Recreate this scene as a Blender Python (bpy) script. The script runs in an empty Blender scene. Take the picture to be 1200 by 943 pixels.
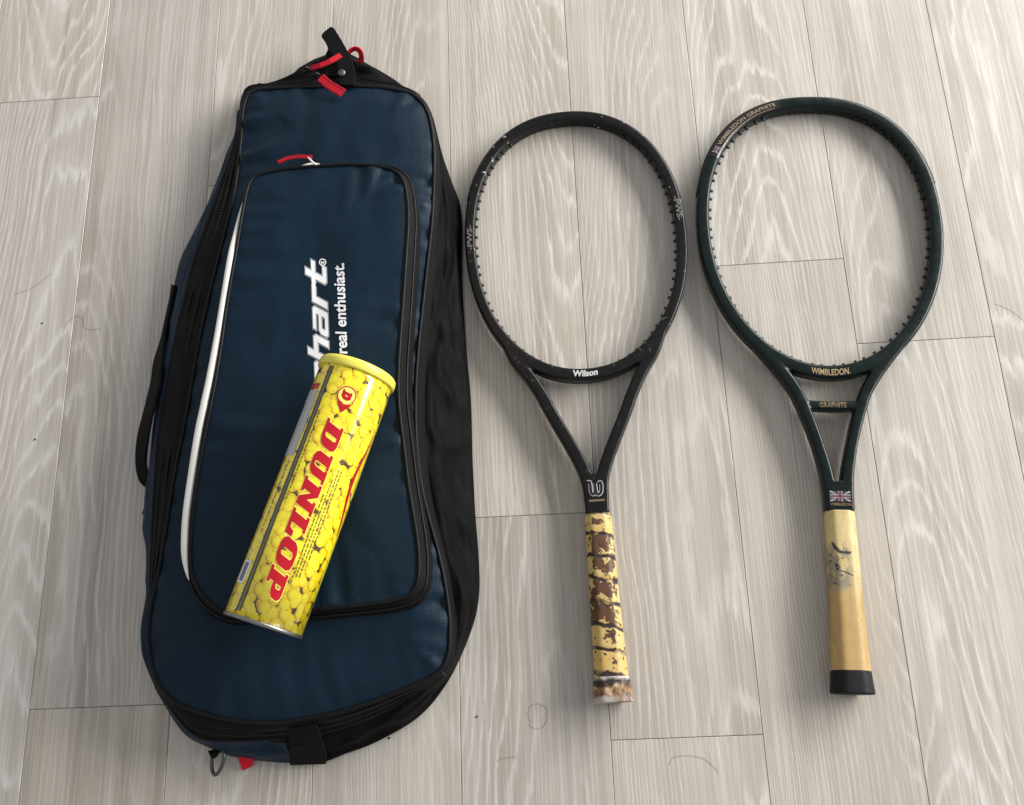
import bpy, bmesh, math, random
import numpy as np
from mathutils import Vector, Matrix, noise
from mathutils.bvhtree import BVHTree
from mathutils.geometry import delaunay_2d_cdt

random.seed(7)
scene = bpy.context.scene
COL = scene.collection

# ------------------------------------------------------------------ camera
CAM_H = 1.054
CR = Vector((0.99747179, -0.03541963, -0.06160746))
CU = Vector((0.05335031, 0.94593395, 0.31994173))
CF = Vector((-0.04694437, 0.32241963, -0.94543208))
FPX = 1174.913                      # focal length in photograph pixels (1200 wide)
cd = bpy.data.cameras.new('camera')
cam = bpy.data.objects.new('camera', cd)
COL.objects.link(cam)
cam.matrix_world = Matrix(((CR.x, CU.x, -CF.x, 0), (CR.y, CU.y, -CF.y, 0), (CR.z, CU.z, -CF.z, CAM_H), (0, 0, 0, 1)))
cd.sensor_fit = 'HORIZONTAL'
cd.sensor_width = 36
cd.lens = 36 * FPX / 1200
cd.clip_start = 0.02
cd.clip_end = 50
scene.camera = cam

# ------------------------------------------------------------------ light
w = bpy.data.worlds.new('World')
scene.world = w
w.use_nodes = True
w.node_tree.nodes['Background'].inputs[0].default_value = (0.95, 0.955, 1.0, 1)
w.node_tree.nodes['Background'].inputs[1].default_value = 0.46


def area(name, loc, target, sx, sy, energy, color):
    l = bpy.data.lights.new(name, 'AREA')
    l.shape = 'RECTANGLE'
    l.size, l.size_y, l.energy, l.color = sx, sy, energy, color
    o = bpy.data.objects.new(name, l)
    COL.objects.link(o)
    o.location = loc
    o.rotation_euler = (Vector(target) - Vector(loc)).to_track_quat('-Z', 'Y').to_euler()
    return o


area('window_light', (3.2, 2.55, 1.70), (0.0, 1.75, 0.0), 5.2, 1.0, 385, (1.0, 0.985, 0.965))
scene.view_settings.view_transform = 'Standard'
scene.view_settings.look = 'None'
scene.view_settings.gamma = 1
scene.view_settings.use_curve_mapping = False
scene.view_settings.exposure = 0.14

# ------------------------------------------------------------------ helpers


def P(x, y, z):
    """photograph pixel -> point of the place at height z"""
    d = CF * FPX + CR * (x - 600) - CU * (y - 471.5)
    t = (z - CAM_H) / d.z
    return Vector((d.x * t, d.y * t, z))


def ray(x, y):
    return (CF * FPX + CR * (x - 600) - CU * (y - 471.5)).normalized()


def empty(name, loc, rz=0, label=None, cat=None, group=None):
    o = bpy.data.objects.new(name, None)
    COL.objects.link(o)
    o.empty_display_size = 0.05
    o.location = loc
    o.rotation_euler = (0, 0, rz)
    if label:
        o['label'] = label
        o['category'] = cat
    if group:
        o['group'] = group
    return o


def obj(name, verts, faces, mat, parent=None, smooth=True, world=True):
    """ONE mesh object; verts are world points unless world=False (then parent-local)"""
    off = Vector((0, 0, 0))
    root = parent
    while world and root is not None:
        off += root.location
        root = root.parent
    me = bpy.data.meshes.new(name)
    me.from_pydata([tuple(Vector(v) - off) for v in verts], [], [tuple(f) for f in faces])
    me.validate()
    if smooth:
        me.polygons.foreach_set('use_smooth', [True] * len(me.polygons))
    me.update()
    bm = bmesh.new()
    bm.from_mesh(me)
    bmesh.ops.recalc_face_normals(bm, faces=bm.faces)
    bm.to_mesh(me)
    bm.free()
    o = bpy.data.objects.new(name, me)
    COL.objects.link(o)
    if mat:
        me.materials.append(mat)
    if parent:
        o.parent = parent
    return o


def obj_shared(name, me, parent, loc):
    o = bpy.data.objects.new(name, me)
    COL.objects.link(o)
    o.parent = parent
    o.location = loc
    return o


def catmull(pts, n, closed=False):
    """resample a polyline (any dimension) smoothly to n points evenly by length"""
    A = np.array([tuple(p) for p in pts], float)
    m = len(A)
    out = []
    segs = m if closed else m - 1
    for i in range(segs):
        if closed:
            p0, p1, p2, p3 = A[(i - 1) % m], A[i], A[(i + 1) % m], A[(i + 2) % m]
        else:
            p1, p2 = A[i], A[i + 1]
            p0 = A[i - 1] if i else 2 * p1 - p2
            p3 = A[i + 2] if i + 2 < m else 2 * p2 - p1
        for t in np.linspace(0, 1, 12, endpoint=False):
            out.append(0.5 * ((2 * p1) + (-p0 + p2) * t + (2 * p0 - 5 * p1 + 4 * p2 - p3) * t * t + (-p0 + 3 * p1 - 3 * p2 + p3) * t ** 3))
    out.append(A[0] if closed else A[-1])
    out = np.array(out)
    d = np.r_[0, np.cumsum(np.linalg.norm(np.diff(out, axis=0), axis=1))]
    s = np.linspace(0, d[-1], n + 1 if closed else n)
    r = np.stack([np.interp(s, d, out[:, k]) for k in range(out.shape[1])], 1)
    return r[:-1] if closed else r


def tube(path, r, n=8, closed=False, squash=1.0):
    """verts, faces of a tube; r a number or list; squash flattens along z"""
    path = [Vector(p) for p in path]
    m = len(path)
    V, Fc = [], []
    rr = r if isinstance(r, (list, tuple, np.ndarray)) else [r] * m
    up = Vector((0, 0, 1))
    for i, p in enumerate(path):
        a = path[(i - 1) % m] if closed or i else path[i]
        b = path[(i + 1) % m] if closed or i < m - 1 else path[i]
        t = (b - a).normalized()
        sd = t.cross(up)
        sd = sd.normalized() if sd.length > 1e-4 else Vector((1, 0, 0))
        u2 = sd.cross(t)
        for k in range(n):
            th = 2 * math.pi * k / n
            V.append(p + sd * (math.cos(th) * rr[i]) + u2 * (math.sin(th) * rr[i] * squash))
    for i in range(m if closed else m - 1):
        for k in range(n):
            i2 = (i + 1) % m
            Fc.append((i * n + k, i * n + (k + 1) % n, i2 * n + (k + 1) % n, i2 * n + k))
    if not closed:
        Fc.append(tuple(range(n)))
        Fc.append(tuple((m - 1) * n + k for k in range(n)))
    return V, Fc


def ribbon(path, sides, thick, rnd=0.25):
    """a strap: path of points, half-width vectors, thickness; slightly rounded edges"""
    V, Fc = [], []
    m = len(path)
    prof = [(-1, -1 + 2 * rnd), (-1, 1 - 2 * rnd), (-0.94, 1), (0.94, 1), (1, 1 - 2 * rnd), (1, -1 + 2 * rnd), (0.94, -1), (-0.94, -1)]
    for i in range(m):
        p = Vector(path[i])
        t = Vector(path[min(i + 1, m - 1)]) - Vector(path[max(i - 1, 0)])
        s = Vector(sides[i])
        nn = t.cross(s)
        nn = nn.normalized() if nn.length > 1e-9 else Vector((0, 0, 1))
        for a, b in prof:
            V.append(p + s * a + nn * (b * thick / 2))
    k = len(prof)
    for i in range(m - 1):
        for j in range(k):
            Fc.append((i * k + j, i * k + (j + 1) % k, (i + 1) * k + (j + 1) % k, (i + 1) * k + j))
    Fc.append(tuple(range(k)))
    Fc.append(tuple((m - 1) * k + j for j in range(k)))
    return V, Fc


def merge(*parts):
    V, Fc = [], []
    for v, f in parts:
        o = len(V)
        V += list(v)
        Fc += [tuple(i + o for i in q) for q in f]
    return V, Fc


def box(c, s, rot=None):
    V = []
    for x in (-.5, .5):
        for y in (-.5, .5):
            for z in (-.5, .5):
                v = Vector((x * s[0], y * s[1], z * s[2]))
                if rot:
                    v = rot @ v
                V.append(v + Vector(c))
    return V, [(0, 1, 3, 2), (4, 6, 7, 5), (0, 4, 5, 1), (2, 3, 7, 6), (0, 2, 6, 4), (1, 5, 7, 3)]


def to_mesh2d(curve):
    o = bpy.data.objects.new('tmp', curve)
    COL.objects.link(o)
    dg = bpy.context.evaluated_depsgraph_get()
    me = bpy.data.meshes.new_from_object(o.evaluated_get(dg))
    bpy.data.objects.remove(o)
    return me


def cut2d(me, step, shear=0.0):
    bm = bmesh.new()
    bm.from_mesh(me)
    bmesh.ops.remove_doubles(bm, verts=bm.verts, dist=1e-5)
    xs = [v.co.x for v in bm.verts]
    ys = [v.co.y for v in bm.verts]
    for ax, lo, hi in ((0, min(xs), max(xs)), (1, min(ys), max(ys))):
        t = lo + step
        while t < hi - 1e-6:
            no = (1, 0, 0) if ax == 0 else (0, 1, 0)
            co = (t, 0, 0) if ax == 0 else (0, t, 0)
            bmesh.ops.bisect_plane(bm, geom=bm.verts[:] + bm.edges[:] + bm.faces[:], plane_co=co, plane_no=no, dist=1e-6)
            t += step
    bm.verts.index_update()
    V = [(v.co.x + shear * v.co.y, v.co.y) for v in bm.verts]
    Fc = [[v.index for v in f.verts] for f in bm.faces]
    bm.free()
    return V, Fc


def text2d(body, size=1.0, bold=0.0, shear=0.0, step=0.25, spacing=1.0):
    cu = bpy.data.curves.new('t', 'FONT')
    cu.body = body
    cu.size = size
    cu.offset = bold
    cu.space_character = spacing
    cu.fill_mode = 'FRONT'
    cu.resolution_u = 4
    return cut2d(to_mesh2d(cu), step, shear)


def poly2d(polys, bold=0.0, shear=0.0, step=0.25):
    cu = bpy.data.curves.new('g', 'CURVE')
    cu.dimensions = '2D'
    cu.fill_mode = 'FRONT'
    cu.offset = bold
    for pl in polys:
        sp = cu.splines.new('POLY')
        sp.points.add(len(pl) - 1)
        for i, (x, y) in enumerate(pl):
            sp.points[i].co = (x, y, 0, 1)
        sp.use_cyclic_u = True
    return cut2d(to_mesh2d(cu), step, shear)


def fit2d(m, w=None, h=None):
    """move to origin and scale to a given width (and height)"""
    V, Fc = m
    x0, x1 = min(v[0] for v in V), max(v[0] for v in V)
    y0, y1 = min(v[1] for v in V), max(v[1] for v in V)
    sx = w / (x1 - x0) if w else 1
    sy = h / (y1 - y0) if h else sx
    return [((x - x0) * sx, (y - y0) * sy) for x, y in V], Fc


def decal(name, m2d, fn, mat, parent, world=True):
    V, Fc = m2d
    return obj(name, [fn(x, y) for x, y in V], Fc, mat, parent, smooth=False, world=world)


# ------------------------------------------------------------------ materials


class NT:
    def __init__(s, name):
        s.m = bpy.data.materials.new(name)
        s.m.use_nodes = True
        s.t = s.m.node_tree
        s.b = s.t.nodes['Principled BSDF']

    def n(s, typ, **kw):
        nd = s.t.nodes.new(typ)
        for k, v in kw.items():
            if k.startswith('i_'):
                k2 = k[2:]
                nd.inputs[int(k2) if k2.isdigit() else k2.replace('_', ' ')].default_value = v
            else:
                setattr(nd, k, v)
        return nd

    def l(s, a, b):
        s.t.links.new(a, b)

    def math(s, op, a, b=None, c=None):
        nd = s.t.nodes.new('ShaderNodeMath')
        nd.operation = op
        for i, v in enumerate((a, b, c)):
            if v is None:
                continue
            if isinstance(v, (int, float)):
                nd.inputs[i].default_value = v
            else:
                s.l(v, nd.inputs[i])
        return nd.outputs[0]

    def ramp(s, fac, stops, interp='LINEAR'):
        nd = s.t.nodes.new('ShaderNodeValToRGB')
        nd.color_ramp.interpolation = interp
        e = nd.color_ramp.elements
        while len(e) < len(stops):
            e.new(0.5)
        for i, (p, c) in enumerate(stops):
            e[i].position = p
            e[i].color = (c, c, c, 1) if isinstance(c, (int, float)) else (*c, 1)
        s.l(fac, nd.inputs[0])
        return nd.outputs[0]

    def mix(s, fac, a, b, mode='MIX'):
        nd = s.t.nodes.new('ShaderNodeMix')
        nd.data_type = 'RGBA'
        nd.blend_type = mode
        for sock, v in ((nd.inputs[0], fac), (nd.inputs[6], a), (nd.inputs[7], b)):
            if isinstance(v, (int, float)):
                sock.default_value = v
            elif isinstance(v, tuple):
                sock.default_value = (*v, 1)
            else:
                s.l(v, sock)
        return nd.outputs[2]

    def noise(s, vec, scale, detail=3, rough=0.5, dist=0.0):
        nd = s.n('ShaderNodeTexNoise', i_Scale=scale, i_Detail=detail, i_Roughness=rough, i_Distortion=dist)
        if vec is not None:
            s.l(vec, nd.inputs['Vector'])
        return nd.outputs['Fac']

    def mapping(s, vec, scale=(1, 1, 1), loc=(0, 0, 0), rot=(0, 0, 0)):
        nd = s.n('ShaderNodeMapping')
        nd.inputs['Scale'].default_value = scale
        nd.inputs['Location'].default_value = loc
        nd.inputs['Rotation'].default_value = rot
        s.l(vec, nd.inputs['Vector'])
        return nd.outputs[0]

    def bump(s, h, strength, dist=0.001, prev=None):
        nd = s.n('ShaderNodeBump', i_Strength=strength, i_Distance=dist)
        s.l(h, nd.inputs['Height'])
        if prev is not None:
            s.l(prev, nd.inputs['Normal'])
        return nd.outputs[0]

    def objco(s):
        return s.n('ShaderNodeTexCoord').outputs['Object']

    def set(s, **kw):
        for k, v in kw.items():
            i = s.b.inputs[k.replace('_', ' ')]
            if isinstance(v, (int, float)):
                i.default_value = v
            elif isinstance(v, tuple):
                i.default_value = (*v, 1)
            else:
                s.l(v, i)
        return s


def plain(name, col, rough=0.5, metal=0.0, spec=0.5, var=0.12, nscale=300):
    k = NT(name)
    co = k.objco()
    n = k.noise(co, nscale, 4)
    c = k.mix(n, tuple(x * (1 - var) for x in col), tuple(min(1, x * (1 + var)) for x in col))
    k.set(Base_Color=c, Roughness=k.ramp(k.noise(co, nscale * .3, 3), [(0.3, max(0, rough - .07)), (0.7, min(1, rough + .07))]),
          Metallic=metal)
    k.b.inputs['Specular IOR Level'].default_value = spec
    return k.m


def fabric(name, col, rough=0.5, weave=1500, strength=0.35, spec=0.4, sheen=0.15):
    k = NT(name)
    co = k.objco()
    wv1 = k.n('ShaderNodeTexWave', wave_type='BANDS', bands_direction='X', i_Scale=weave / 6.28)
    wv2 = k.n('ShaderNodeTexWave', wave_type='BANDS', bands_direction='Y', i_Scale=weave / 6.28)
    k.l(co, wv1.inputs[0])
    k.l(co, wv2.inputs[0])
    h = k.math('MULTIPLY', wv1.outputs['Fac'], wv2.outputs['Fac'])
    n = k.noise(co, 25, 5, .6)
    n2 = k.noise(co, 2600, 2, .6)
    c = k.mix(n, tuple(x * .8 for x in col), tuple(x * 1.25 for x in col))
    c = k.mix(k.math('MULTIPLY', n2, 0.35), c, tuple(x * 1.9 for x in col))
    lint = k.ramp(k.noise(co, 420, 1, .4), [(0.80, 0.0), (0.84, 1.0)])
    c = k.mix(k.math('MULTIPLY', lint, 0.18), c, (.3, .3, .3))
    k.set(Base_Color=c, Roughness=k.ramp(n, [(0.3, rough - .06), (0.7, rough + .08)]))
    b1 = k.bump(h, strength, 0.0003)
    b2 = k.bump(k.noise(k.mapping(co, (1, .6, 1)), 34, 4, .55), 0.22, 0.004, b1)
    k.l(b2, k.b.inputs['Normal'])
    k.b.inputs['Specular IOR Level'].default_value = spec
    k.b.inputs['Sheen Weight'].default_value = sheen
    k.b.inputs['Sheen Roughness'].default_value = 0.4
    return k.m


def webbing(name, col):
    k = NT(name)
    co = k.objco()
    wv = k.n('ShaderNodeTexWave', wave_type='BANDS', bands_direction='DIAGONAL', i_Scale=260)
    k.l(co, wv.inputs[0])
    n = k.noise(co, 700, 3)
    k.set(Base_Color=k.mix(n, tuple(x * .7 for x in col), tuple(x * 1.5 for x in col)), Roughness=.75)
    k.b.inputs['Specular IOR Level'].default_value = .15
    k.l(k.bump(wv.outputs['Fac'], .5, .0004), k.b.inputs['Normal'])
    return k.m


def wood_plank():
    k = NT('limed_oak_laminate')
    co = k.objco()
    rnd = k.n('ShaderNodeObjectInfo').outputs['Random']
    sep = k.n('ShaderNodeSeparateXYZ')
    k.l(co, sep.inputs[0])
    X, Y = sep.outputs[0], sep.outputs[1]
    r1 = k.math('MULTIPLY', rnd, 91.0)
    r2 = k.math('FRACT', k.math('MULTIPLY', rnd, 37.31))
    r3 = k.math('FRACT', k.math('MULTIPLY', rnd, 113.7))

    def vec(sx, sy, oz=0.0):
        c = k.n('ShaderNodeCombineXYZ')
        k.l(k.math('MULTIPLY', X, sx), c.inputs[0])
        k.l(k.math('MULTIPLY', Y, sy), c.inputs[1])
        k.l(k.math('ADD', r1, oz), c.inputs[2])
        return c.outputs[0]
    # flat-sawn figure: nested arches along a heart line, running out to straight grain at the sides
    r4 = k.math('FRACT', k.math('MULTIPLY', rnd, 211.3))
    r5 = k.math('FRACT', k.math('MULTIPLY', rnd, 57.9))
    wob = k.noise(vec(9.0, 2.3), 1.0, 2.0, .45)
    wob2 = k.noise(vec(45.0, 7.0, 11), 1.0, 2.0, .5)
    jag = k.noise(vec(230, 16.0, 3), 1.0, 4, .7)
    x0 = k.math('ADD', k.math('MULTIPLY', k.math('SUBTRACT', r4, .5), .14), k.math('MULTIPLY', k.math('SUBTRACT', k.noise(vec(0.0, 1.1, 77), 1.0, 1.0), .5), .05))
    dx = k.math('SUBTRACT', X, x0)
    par = k.math('MULTIPLY', k.math('MULTIPLY', dx, dx), k.math('ADD', 700.0, k.math('MULTIPLY', r5, 1000.0)))
    sgn = k.math('SUBTRACT', k.math('MULTIPLY', k.math('GREATER_THAN', r3, .5), 2.0), 1.0)
    lin = k.math('MULTIPLY', Y, k.math('MULTIPLY', sgn, k.math('ADD', 5.0, k.math('MULTIPLY', r2, 9.0))))
    ph = k.math('ADD', k.math('ADD', par, lin), k.math('MULTIPLY', wob, 9.0))
    ph = k.math('ADD', ph, k.math('ADD', k.math('MULTIPLY', wob2, .9), k.math('MULTIPLY', jag, .75)))
    tri = k.math('PINGPONG', ph, .5)
    lines = k.ramp(k.math('MULTIPLY', tri, 2.0), [(0.0, 0.0), (.66, 0.0), (.90, 1.0), (1.0, 1.0)])
    shade = k.ramp(k.math('MULTIPLY', k.math('PINGPONG', k.math('ADD', ph, .42), .5), 2.0), [(0, 0.0), (.40, 0.0), (1.0, 1.0)])
    msk = k.ramp(k.noise(vec(11, .8, 17), 1.0, 2.0, .5), [(0.34, 0.10), (0.56, 1.0)])
    fib = k.noise(vec(520, 5.0, 5), 1.0, 5, .7)
    fib2 = k.noise(vec(190, 1.6, 9), 1.0, 3, .6)
    streak = k.noise(vec(34, .42, 23), 1.0, 3, .55, .15)
    broad = k.noise(vec(6, .6, 31), 1.0, 2, .5)
    base = k.ramp(streak, [(0.30, (.335, .300, .252)), (0.46, (.425, .392, .340)), (0.60, (.490, .462, .412)), (.75, (.525, .502, .458))])
    pink = k.mix(k.math('MULTIPLY', broad, .30), base, (.455, .410, .372))
    c = k.mix(k.math('MULTIPLY', k.ramp(fib2, [(.35, 1.0), (.55, 0.0)]), .34), pink, (.320, .286, .243))
    c = k.mix(k.math('MULTIPLY', k.math('MULTIPLY', shade, msk), .24), c, (.335, .288, .240))
    pore = k.ramp(fib, [(.49, 0.0), (.60, 1.0)])
    c = k.mix(k.math('MULTIPLY', pore, .46), c, (.61, .592, .550))
    lf = k.math('MULTIPLY', k.math('MULTIPLY', lines, msk), k.ramp(jag, [(.34, .10), (.62, .70)]))
    c = k.mix(lf, c, (.655, .638, .598))
    dk = k.ramp(k.noise(vec(42, .6, 47), 1.0, 2, .5), [(.66, 0.0), (.76, 1.0)])
    c = k.mix(k.math('MULTIPLY', k.math('MULTIPLY', dk, .42), k.ramp(fib2, [(.3, 1.0), (.6, .3)])), c, (.24, .208, .175))
    # scuffs and dull patches from use
    sc = k.ramp(k.noise(k.n('ShaderNodeNewGeometry').outputs['Position'], 7, 5, .65), [(.35, .94), (.65, 1.03)])
    c = k.mix(1.0, c, sc, 'MULTIPLY')
    # boards differ a little in tone
    t = k.ramp(r2, [(0.0, (.93, .92, .905)), (0.5, (1.0, .995, .985)), (1.0, (1.05, 1.05, 1.04))])
    c = k.mix(1.0, c, t, 'MULTIPLY')
    t2 = k.ramp(r3, [(0.0, (1.02, 1.0, .96)), (1.0, (.985, .985, 1.0))])
    c = k.mix(1.0, c, t2, 'MULTIPLY')
    rr = k.ramp(fib, [(.3, .36), (.7, .50)])
    k.set(Base_Color=c, Roughness=rr)
    k.b.inputs['Specular IOR Level'].default_value = .45
    b1 = k.bump(fib, .22, .0004)
    b2 = k.bump(lines, .10, .0003, b1)
    k.l(b2, k.b.inputs['Normal'])
    return k.m


M = {}
M['wood'] = wood_plank()
M['gap'] = plain('dark_floor_joint', (.05, .043, .037), .9)
M['navy'] = fabric('navy_nylon', (.0017, .0108, .0220), .50, spec=.18, sheen=.0)
M['navy2'] = fabric('navy_nylon_side', (.0026, .0138, .0300), .50, spec=.16, sheen=.0)
M['black'] = fabric('black_nylon', (.0018, .0018, .0019), .66, spec=.08, sheen=.0)
M['webbing'] = webbing('black_webbing', (.0018, .0018, .0019))
M['piping'] = plain('black_piping', (.0030, .0030, .0034), .5, spec=.2, var=.3)
M['zip'] = plain('black_zip_coil', (.0045, .0045, .0048), .45, spec=.25, var=.3)
M['mesh_tape'] = fabric('zip_tape', (.0034, .0034, .0038), .7, weave=900, strength=.8, spec=.15, sheen=.0)
M['white_trim'] = plain('white_vinyl', (.78, .76, .70), .42, var=.06, nscale=80)
M['red'] = webbing('red_ribbon', (.50, .012, .025))
M['steel'] = plain('gunmetal', (.11, .11, .115), .30, 1.0)
M['snap'] = plain('snap_steel', (.16, .155, .15), .5, 1.0)
M['print_white'] = plain('white_print', (.80, .80, .80), .5, var=.04)
M['print_silver'] = plain('silver_print', (.30, .31, .33), .45, var=.1)

# ------------------------------------------------------------------ floor
SX0, SW = -0.7150838755, 0.14967058
fl = obj('floor', *box((0, .6, -.0125), (3.6, 3.6, .005)), M['gap'], None, smooth=False)
fl['kind'] = 'structure'
fl['label'] = 'pale limed oak laminate floor laid in long planks'


def plank_mesh(wd, ln, c=.0005, th=.010):
    x, y = wd / 2 - .00022, ln / 2 - .00022
    V, Fc = [], []
    for (i, z) in ((0, -th), (0, -c), (c, 0)):
        V += [(-x + i, -y + i, z), (x - i, -y + i, z), (x - i, y - i, z), (-x + i, y - i, z)]
    for r in range(2):
        for j in range(4):
            Fc.append((r * 4 + j, r * 4 + (j + 1) % 4, r * 4 + 4 + (j + 1) % 4, r * 4 + 4 + j))
    Fc.append((8, 9, 10, 11))
    me = bpy.data.meshes.new('plank')
    me.from_pydata(V, [], Fc)
    me.materials.append(M['wood'])
    return me


PL = 1.29
pm_full = plank_mesh(SW, PL)
joint = {0: P(60, 117, 0).y, 1: P(118, 827.5, 0).y, 4: P(620, 603, 0).y, 5: P(805, 863.5, 0).y, 6: P(910, 308, 0).y,
         7: P(1083, 399, 0).y, 2: .66, 3: .30, 8: .12, 9: .8}
for col in range(-6, 16):
    jy = joint.get(col, random.uniform(-.2, .9))
    xc = SX0 + (col + .5) * SW
    for kk in (-2, -1, 0, 1):
        yc = jy + (kk + .5) * PL
        if yc - PL / 2 > 2.3 or yc + PL / 2 < -1.1:
            continue
        o = obj_shared('plank', pm_full, fl, (xc, yc, random.uniform(-.00008, .00008)))

# ------------------------------------------------------------------ the bag
BAGC = P(360, 480, 0)
BAGC.z = 0
bag = empty('sports_bag', BAGC, 0, 'large navy blue and black sports bag lying flat on the floor', 'bag')

T = [[(285, 125), (289, 112), (300, 106), (330, 104), (360, 103), (400, 102), (440, 103), (470, 107), (488, 113), (500, 127)],
     [(500, 127), (506, 150), (509, 185), (507, 250), (502, 300), (497, 345), (491, 400), (487, 460), (488, 520), (494, 570), (502, 605), (512, 640), (521, 680), (527, 725), (527, 762)],
     [(527, 762), (521, 779), (507, 792), (476, 806), (431, 823), (387, 836), (342, 844), (310, 846.5), (270, 843), (230, 833), (199, 818), (183, 798)],
     [(183, 798), (177, 774), (174, 745), (176, 718), (182, 690), (190, 650), (198, 600), (206, 550), (214, 510), (221, 475), (233, 405), (245, 350), (257, 300), (274, 230), (282, 170), (285, 125)]]
Z = [[(282, 132), (286, 110), (299, 103), (330, 98), (360, 94), (400, 92), (440, 95), (475, 103), (493, 112), (504, 127)],
     [(504, 127), (511, 152), (516, 185), (515, 250), (511, 300), (507, 345), (502, 400), (498, 460), (499, 520), (504, 570), (511, 605), (520, 640), (529, 680), (534, 725), (534, 766)],
     [(534, 766), (526, 786), (510, 800), (478, 818), (434, 840), (390, 855), (345, 863), (310, 866), (270, 867.5), (232, 864), (206, 838), (182, 803)],
     [(182, 803), (175, 778), (171.5, 745), (172.5, 718), (176, 690), (177, 650), (179, 600), (182, 550), (185, 510), (190, 475), (203, 405), (216, 350), (228, 300), (256, 224), (275, 168), (282, 132)]]
G = [[(281, 137), (285, 111), (299, 105), (325, 101), (347, 86), (365, 72), (400, 60), (430, 75), (470, 99), (508, 137)],
     [(508, 137), (518, 180), (530, 215), (541, 250), (542, 330), (546, 400), (552, 470), (554, 540), (557, 600), (561, 650), (562, 690), (558, 720), (551, 742), (545, 758)],
     [(545, 758), (531, 788), (517, 810), (500, 831), (476, 850), (432, 873), (400, 884), (382, 892), (340, 893.5), (290, 889), (262, 883), (240, 873), (214, 858), (181, 806)],
     [(181, 806), (174, 780), (170.5, 745), (172, 718), (175, 690), (172, 650), (168, 612), (171, 580), (178, 545), (181, 500), (184, 470), (190, 400), (203, 340), (211, 305), (228, 270), (253, 219), (274, 165), (281, 137)]]
NSEG = [40, 110, 64, 120]
ZT = [[.040, .044, .046], [.046, .056, .060, .062, .062], [.062, .060, .060, .058], [.058, .058, .060, .056, .048, .040]]


def ring(segs, zs):
    out = []
    for k in range(4):
        q = catmull(segs[k], NSEG[k] + 1)[:-1]
        zz = np.interp(np.linspace(0, 1, NSEG[k], endpoint=False), np.linspace(0, 1, len(zs[k])), zs[k])
        for (x, y), z in zip(q, zz):
            out.append(P(x, y, z))
    return out


def smooth_ring(r, it=2):
    for _ in range(it):
        n = len(r)
        r = [r[(i - 1) % n] * .25 + r[i] * .5 + r[(i + 1) % n] * .25 for i in range(n)]
    return r


rT = smooth_ring(ring(T, ZT), 4)
rZ = smooth_ring(ring(Z, [[z * .74 for z in q] for q in ZT]), 4)
rG = smooth_ring(ring(G, [[.006] * 3] * 4), 2)
NR = len(rT)
SEGSTART = [0, 40, 150, 214, 334]


def panel_surface(edge, dome, D, step, pucker=0.0, pf=60.0, wr=0.0, seed=0.0):
    """cloth panel spanning a closed edge: triangulated, domed, puckered along its seam"""
    E = np.array([tuple(p) for p in edge])
    n = len(E)
    lo, hi = E.min(0), E.max(0)
    gx, gy = np.meshgrid(np.arange(lo[0], hi[0], step), np.arange(lo[1], hi[1], step))
    g = np.stack([gx.ravel(), gy.ravel()], 1)
    rs = np.random.RandomState(3)
    g += rs.uniform(-.2, .2, g.shape) * step
    A, B = E[:, :2], np.roll(E[:, :2], -1, 0)
    AB = B - A
    al = np.r_[0, np.cumsum(np.linalg.norm(AB, axis=1))]

    def near(q):
        t = np.clip(((q[:, None] - A) * AB).sum(2) / (AB ** 2).sum(1), 0, 1)
        d = np.linalg.norm(q[:, None] - (A + t[..., None] * AB), axis=2)
        j = d.argmin(1)
        return d.min(1), al[j] + t[np.arange(len(q)), j] * (al[j + 1] - al[j])
    ins = np.zeros(len(g), bool)
    for i in range(n):
        a, b = A[i], B[i]
        c = (a[1] > g[:, 1]) != (b[1] > g[:, 1])
        with np.errstate(divide='ignore', invalid='ignore'):
            xx = (b[0] - a[0]) * (g[:, 1] - a[1]) / (b[1] - a[1]) + a[0]
        ins ^= c & (g[:, 0] < xx)
    g = g[ins]
    d, _ = near(g)
    g = g[d > step * .45]
    d, s = near(g)
    wgt = 1 / (np.linalg.norm(g[:, None] - A, axis=2) ** 2.2 + 1e-7)
    ze = (wgt * E[:, 2]).sum(1) / wgt.sum(1)
    q = np.clip(d / D, 0, 1)
    z = ze + dome * (1 - (1 - q) ** 2.2)
    for i in range(len(g)):
        if pucker:
            p = noise.noise(Vector((s[i] * pf, seed, d[i] * 9)))
            p2 = noise.noise(Vector((s[i] * 9, seed + 9, 0)))
            z[i] += pucker * p * max(0, p2 + .35) * math.exp(-d[i] / .035) * min(1, d[i] / .006)
        if wr:
            z[i] += wr * noise.fractal(Vector((g[i, 0] * 11 + seed, g[i, 1] * 7, seed)), 1.0, 2.0, 3) * q[i]
    pts = [Vector(p) for p in A] + [Vector(p) for p in g]
    vo, _, fo, ov, _, _ = delaunay_2d_cdt(pts, [(i, (i + 1) % n) for i in range(n)], [], 1, 1e-7)
    zz = np.r_[E[:, 2], z]
    V = [Vector((v.x, v.y, zz[o[0]] if o else 0)) for v, o in zip(vo, ov)]
    return V, [tuple(f) for f in fo]


main_V, main_F = panel_surface(rT, .012, .06, .0048, .0170, 58, .0075, 2.0)
mp = obj('front_panel', main_V, main_F, M['navy'], bag)
mp['label'] = 'navy blue front panel with puckered seam'
bvh_main = BVHTree.FromPolygons(main_V, main_F)
obj('piping', *tube([p + Vector((0, 0, .0005)) for p in rT], .0021, 8, True), M['piping'], bag)


def drop(bvh, p, lift=0.0, default=0.06):
    h = bvh.ray_cast(Vector((p.x, p.y, 1)), Vector((0, 0, -1)))
    return Vector((p.x, p.y, (h[0].z if h[0] else default) + lift))


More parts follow.
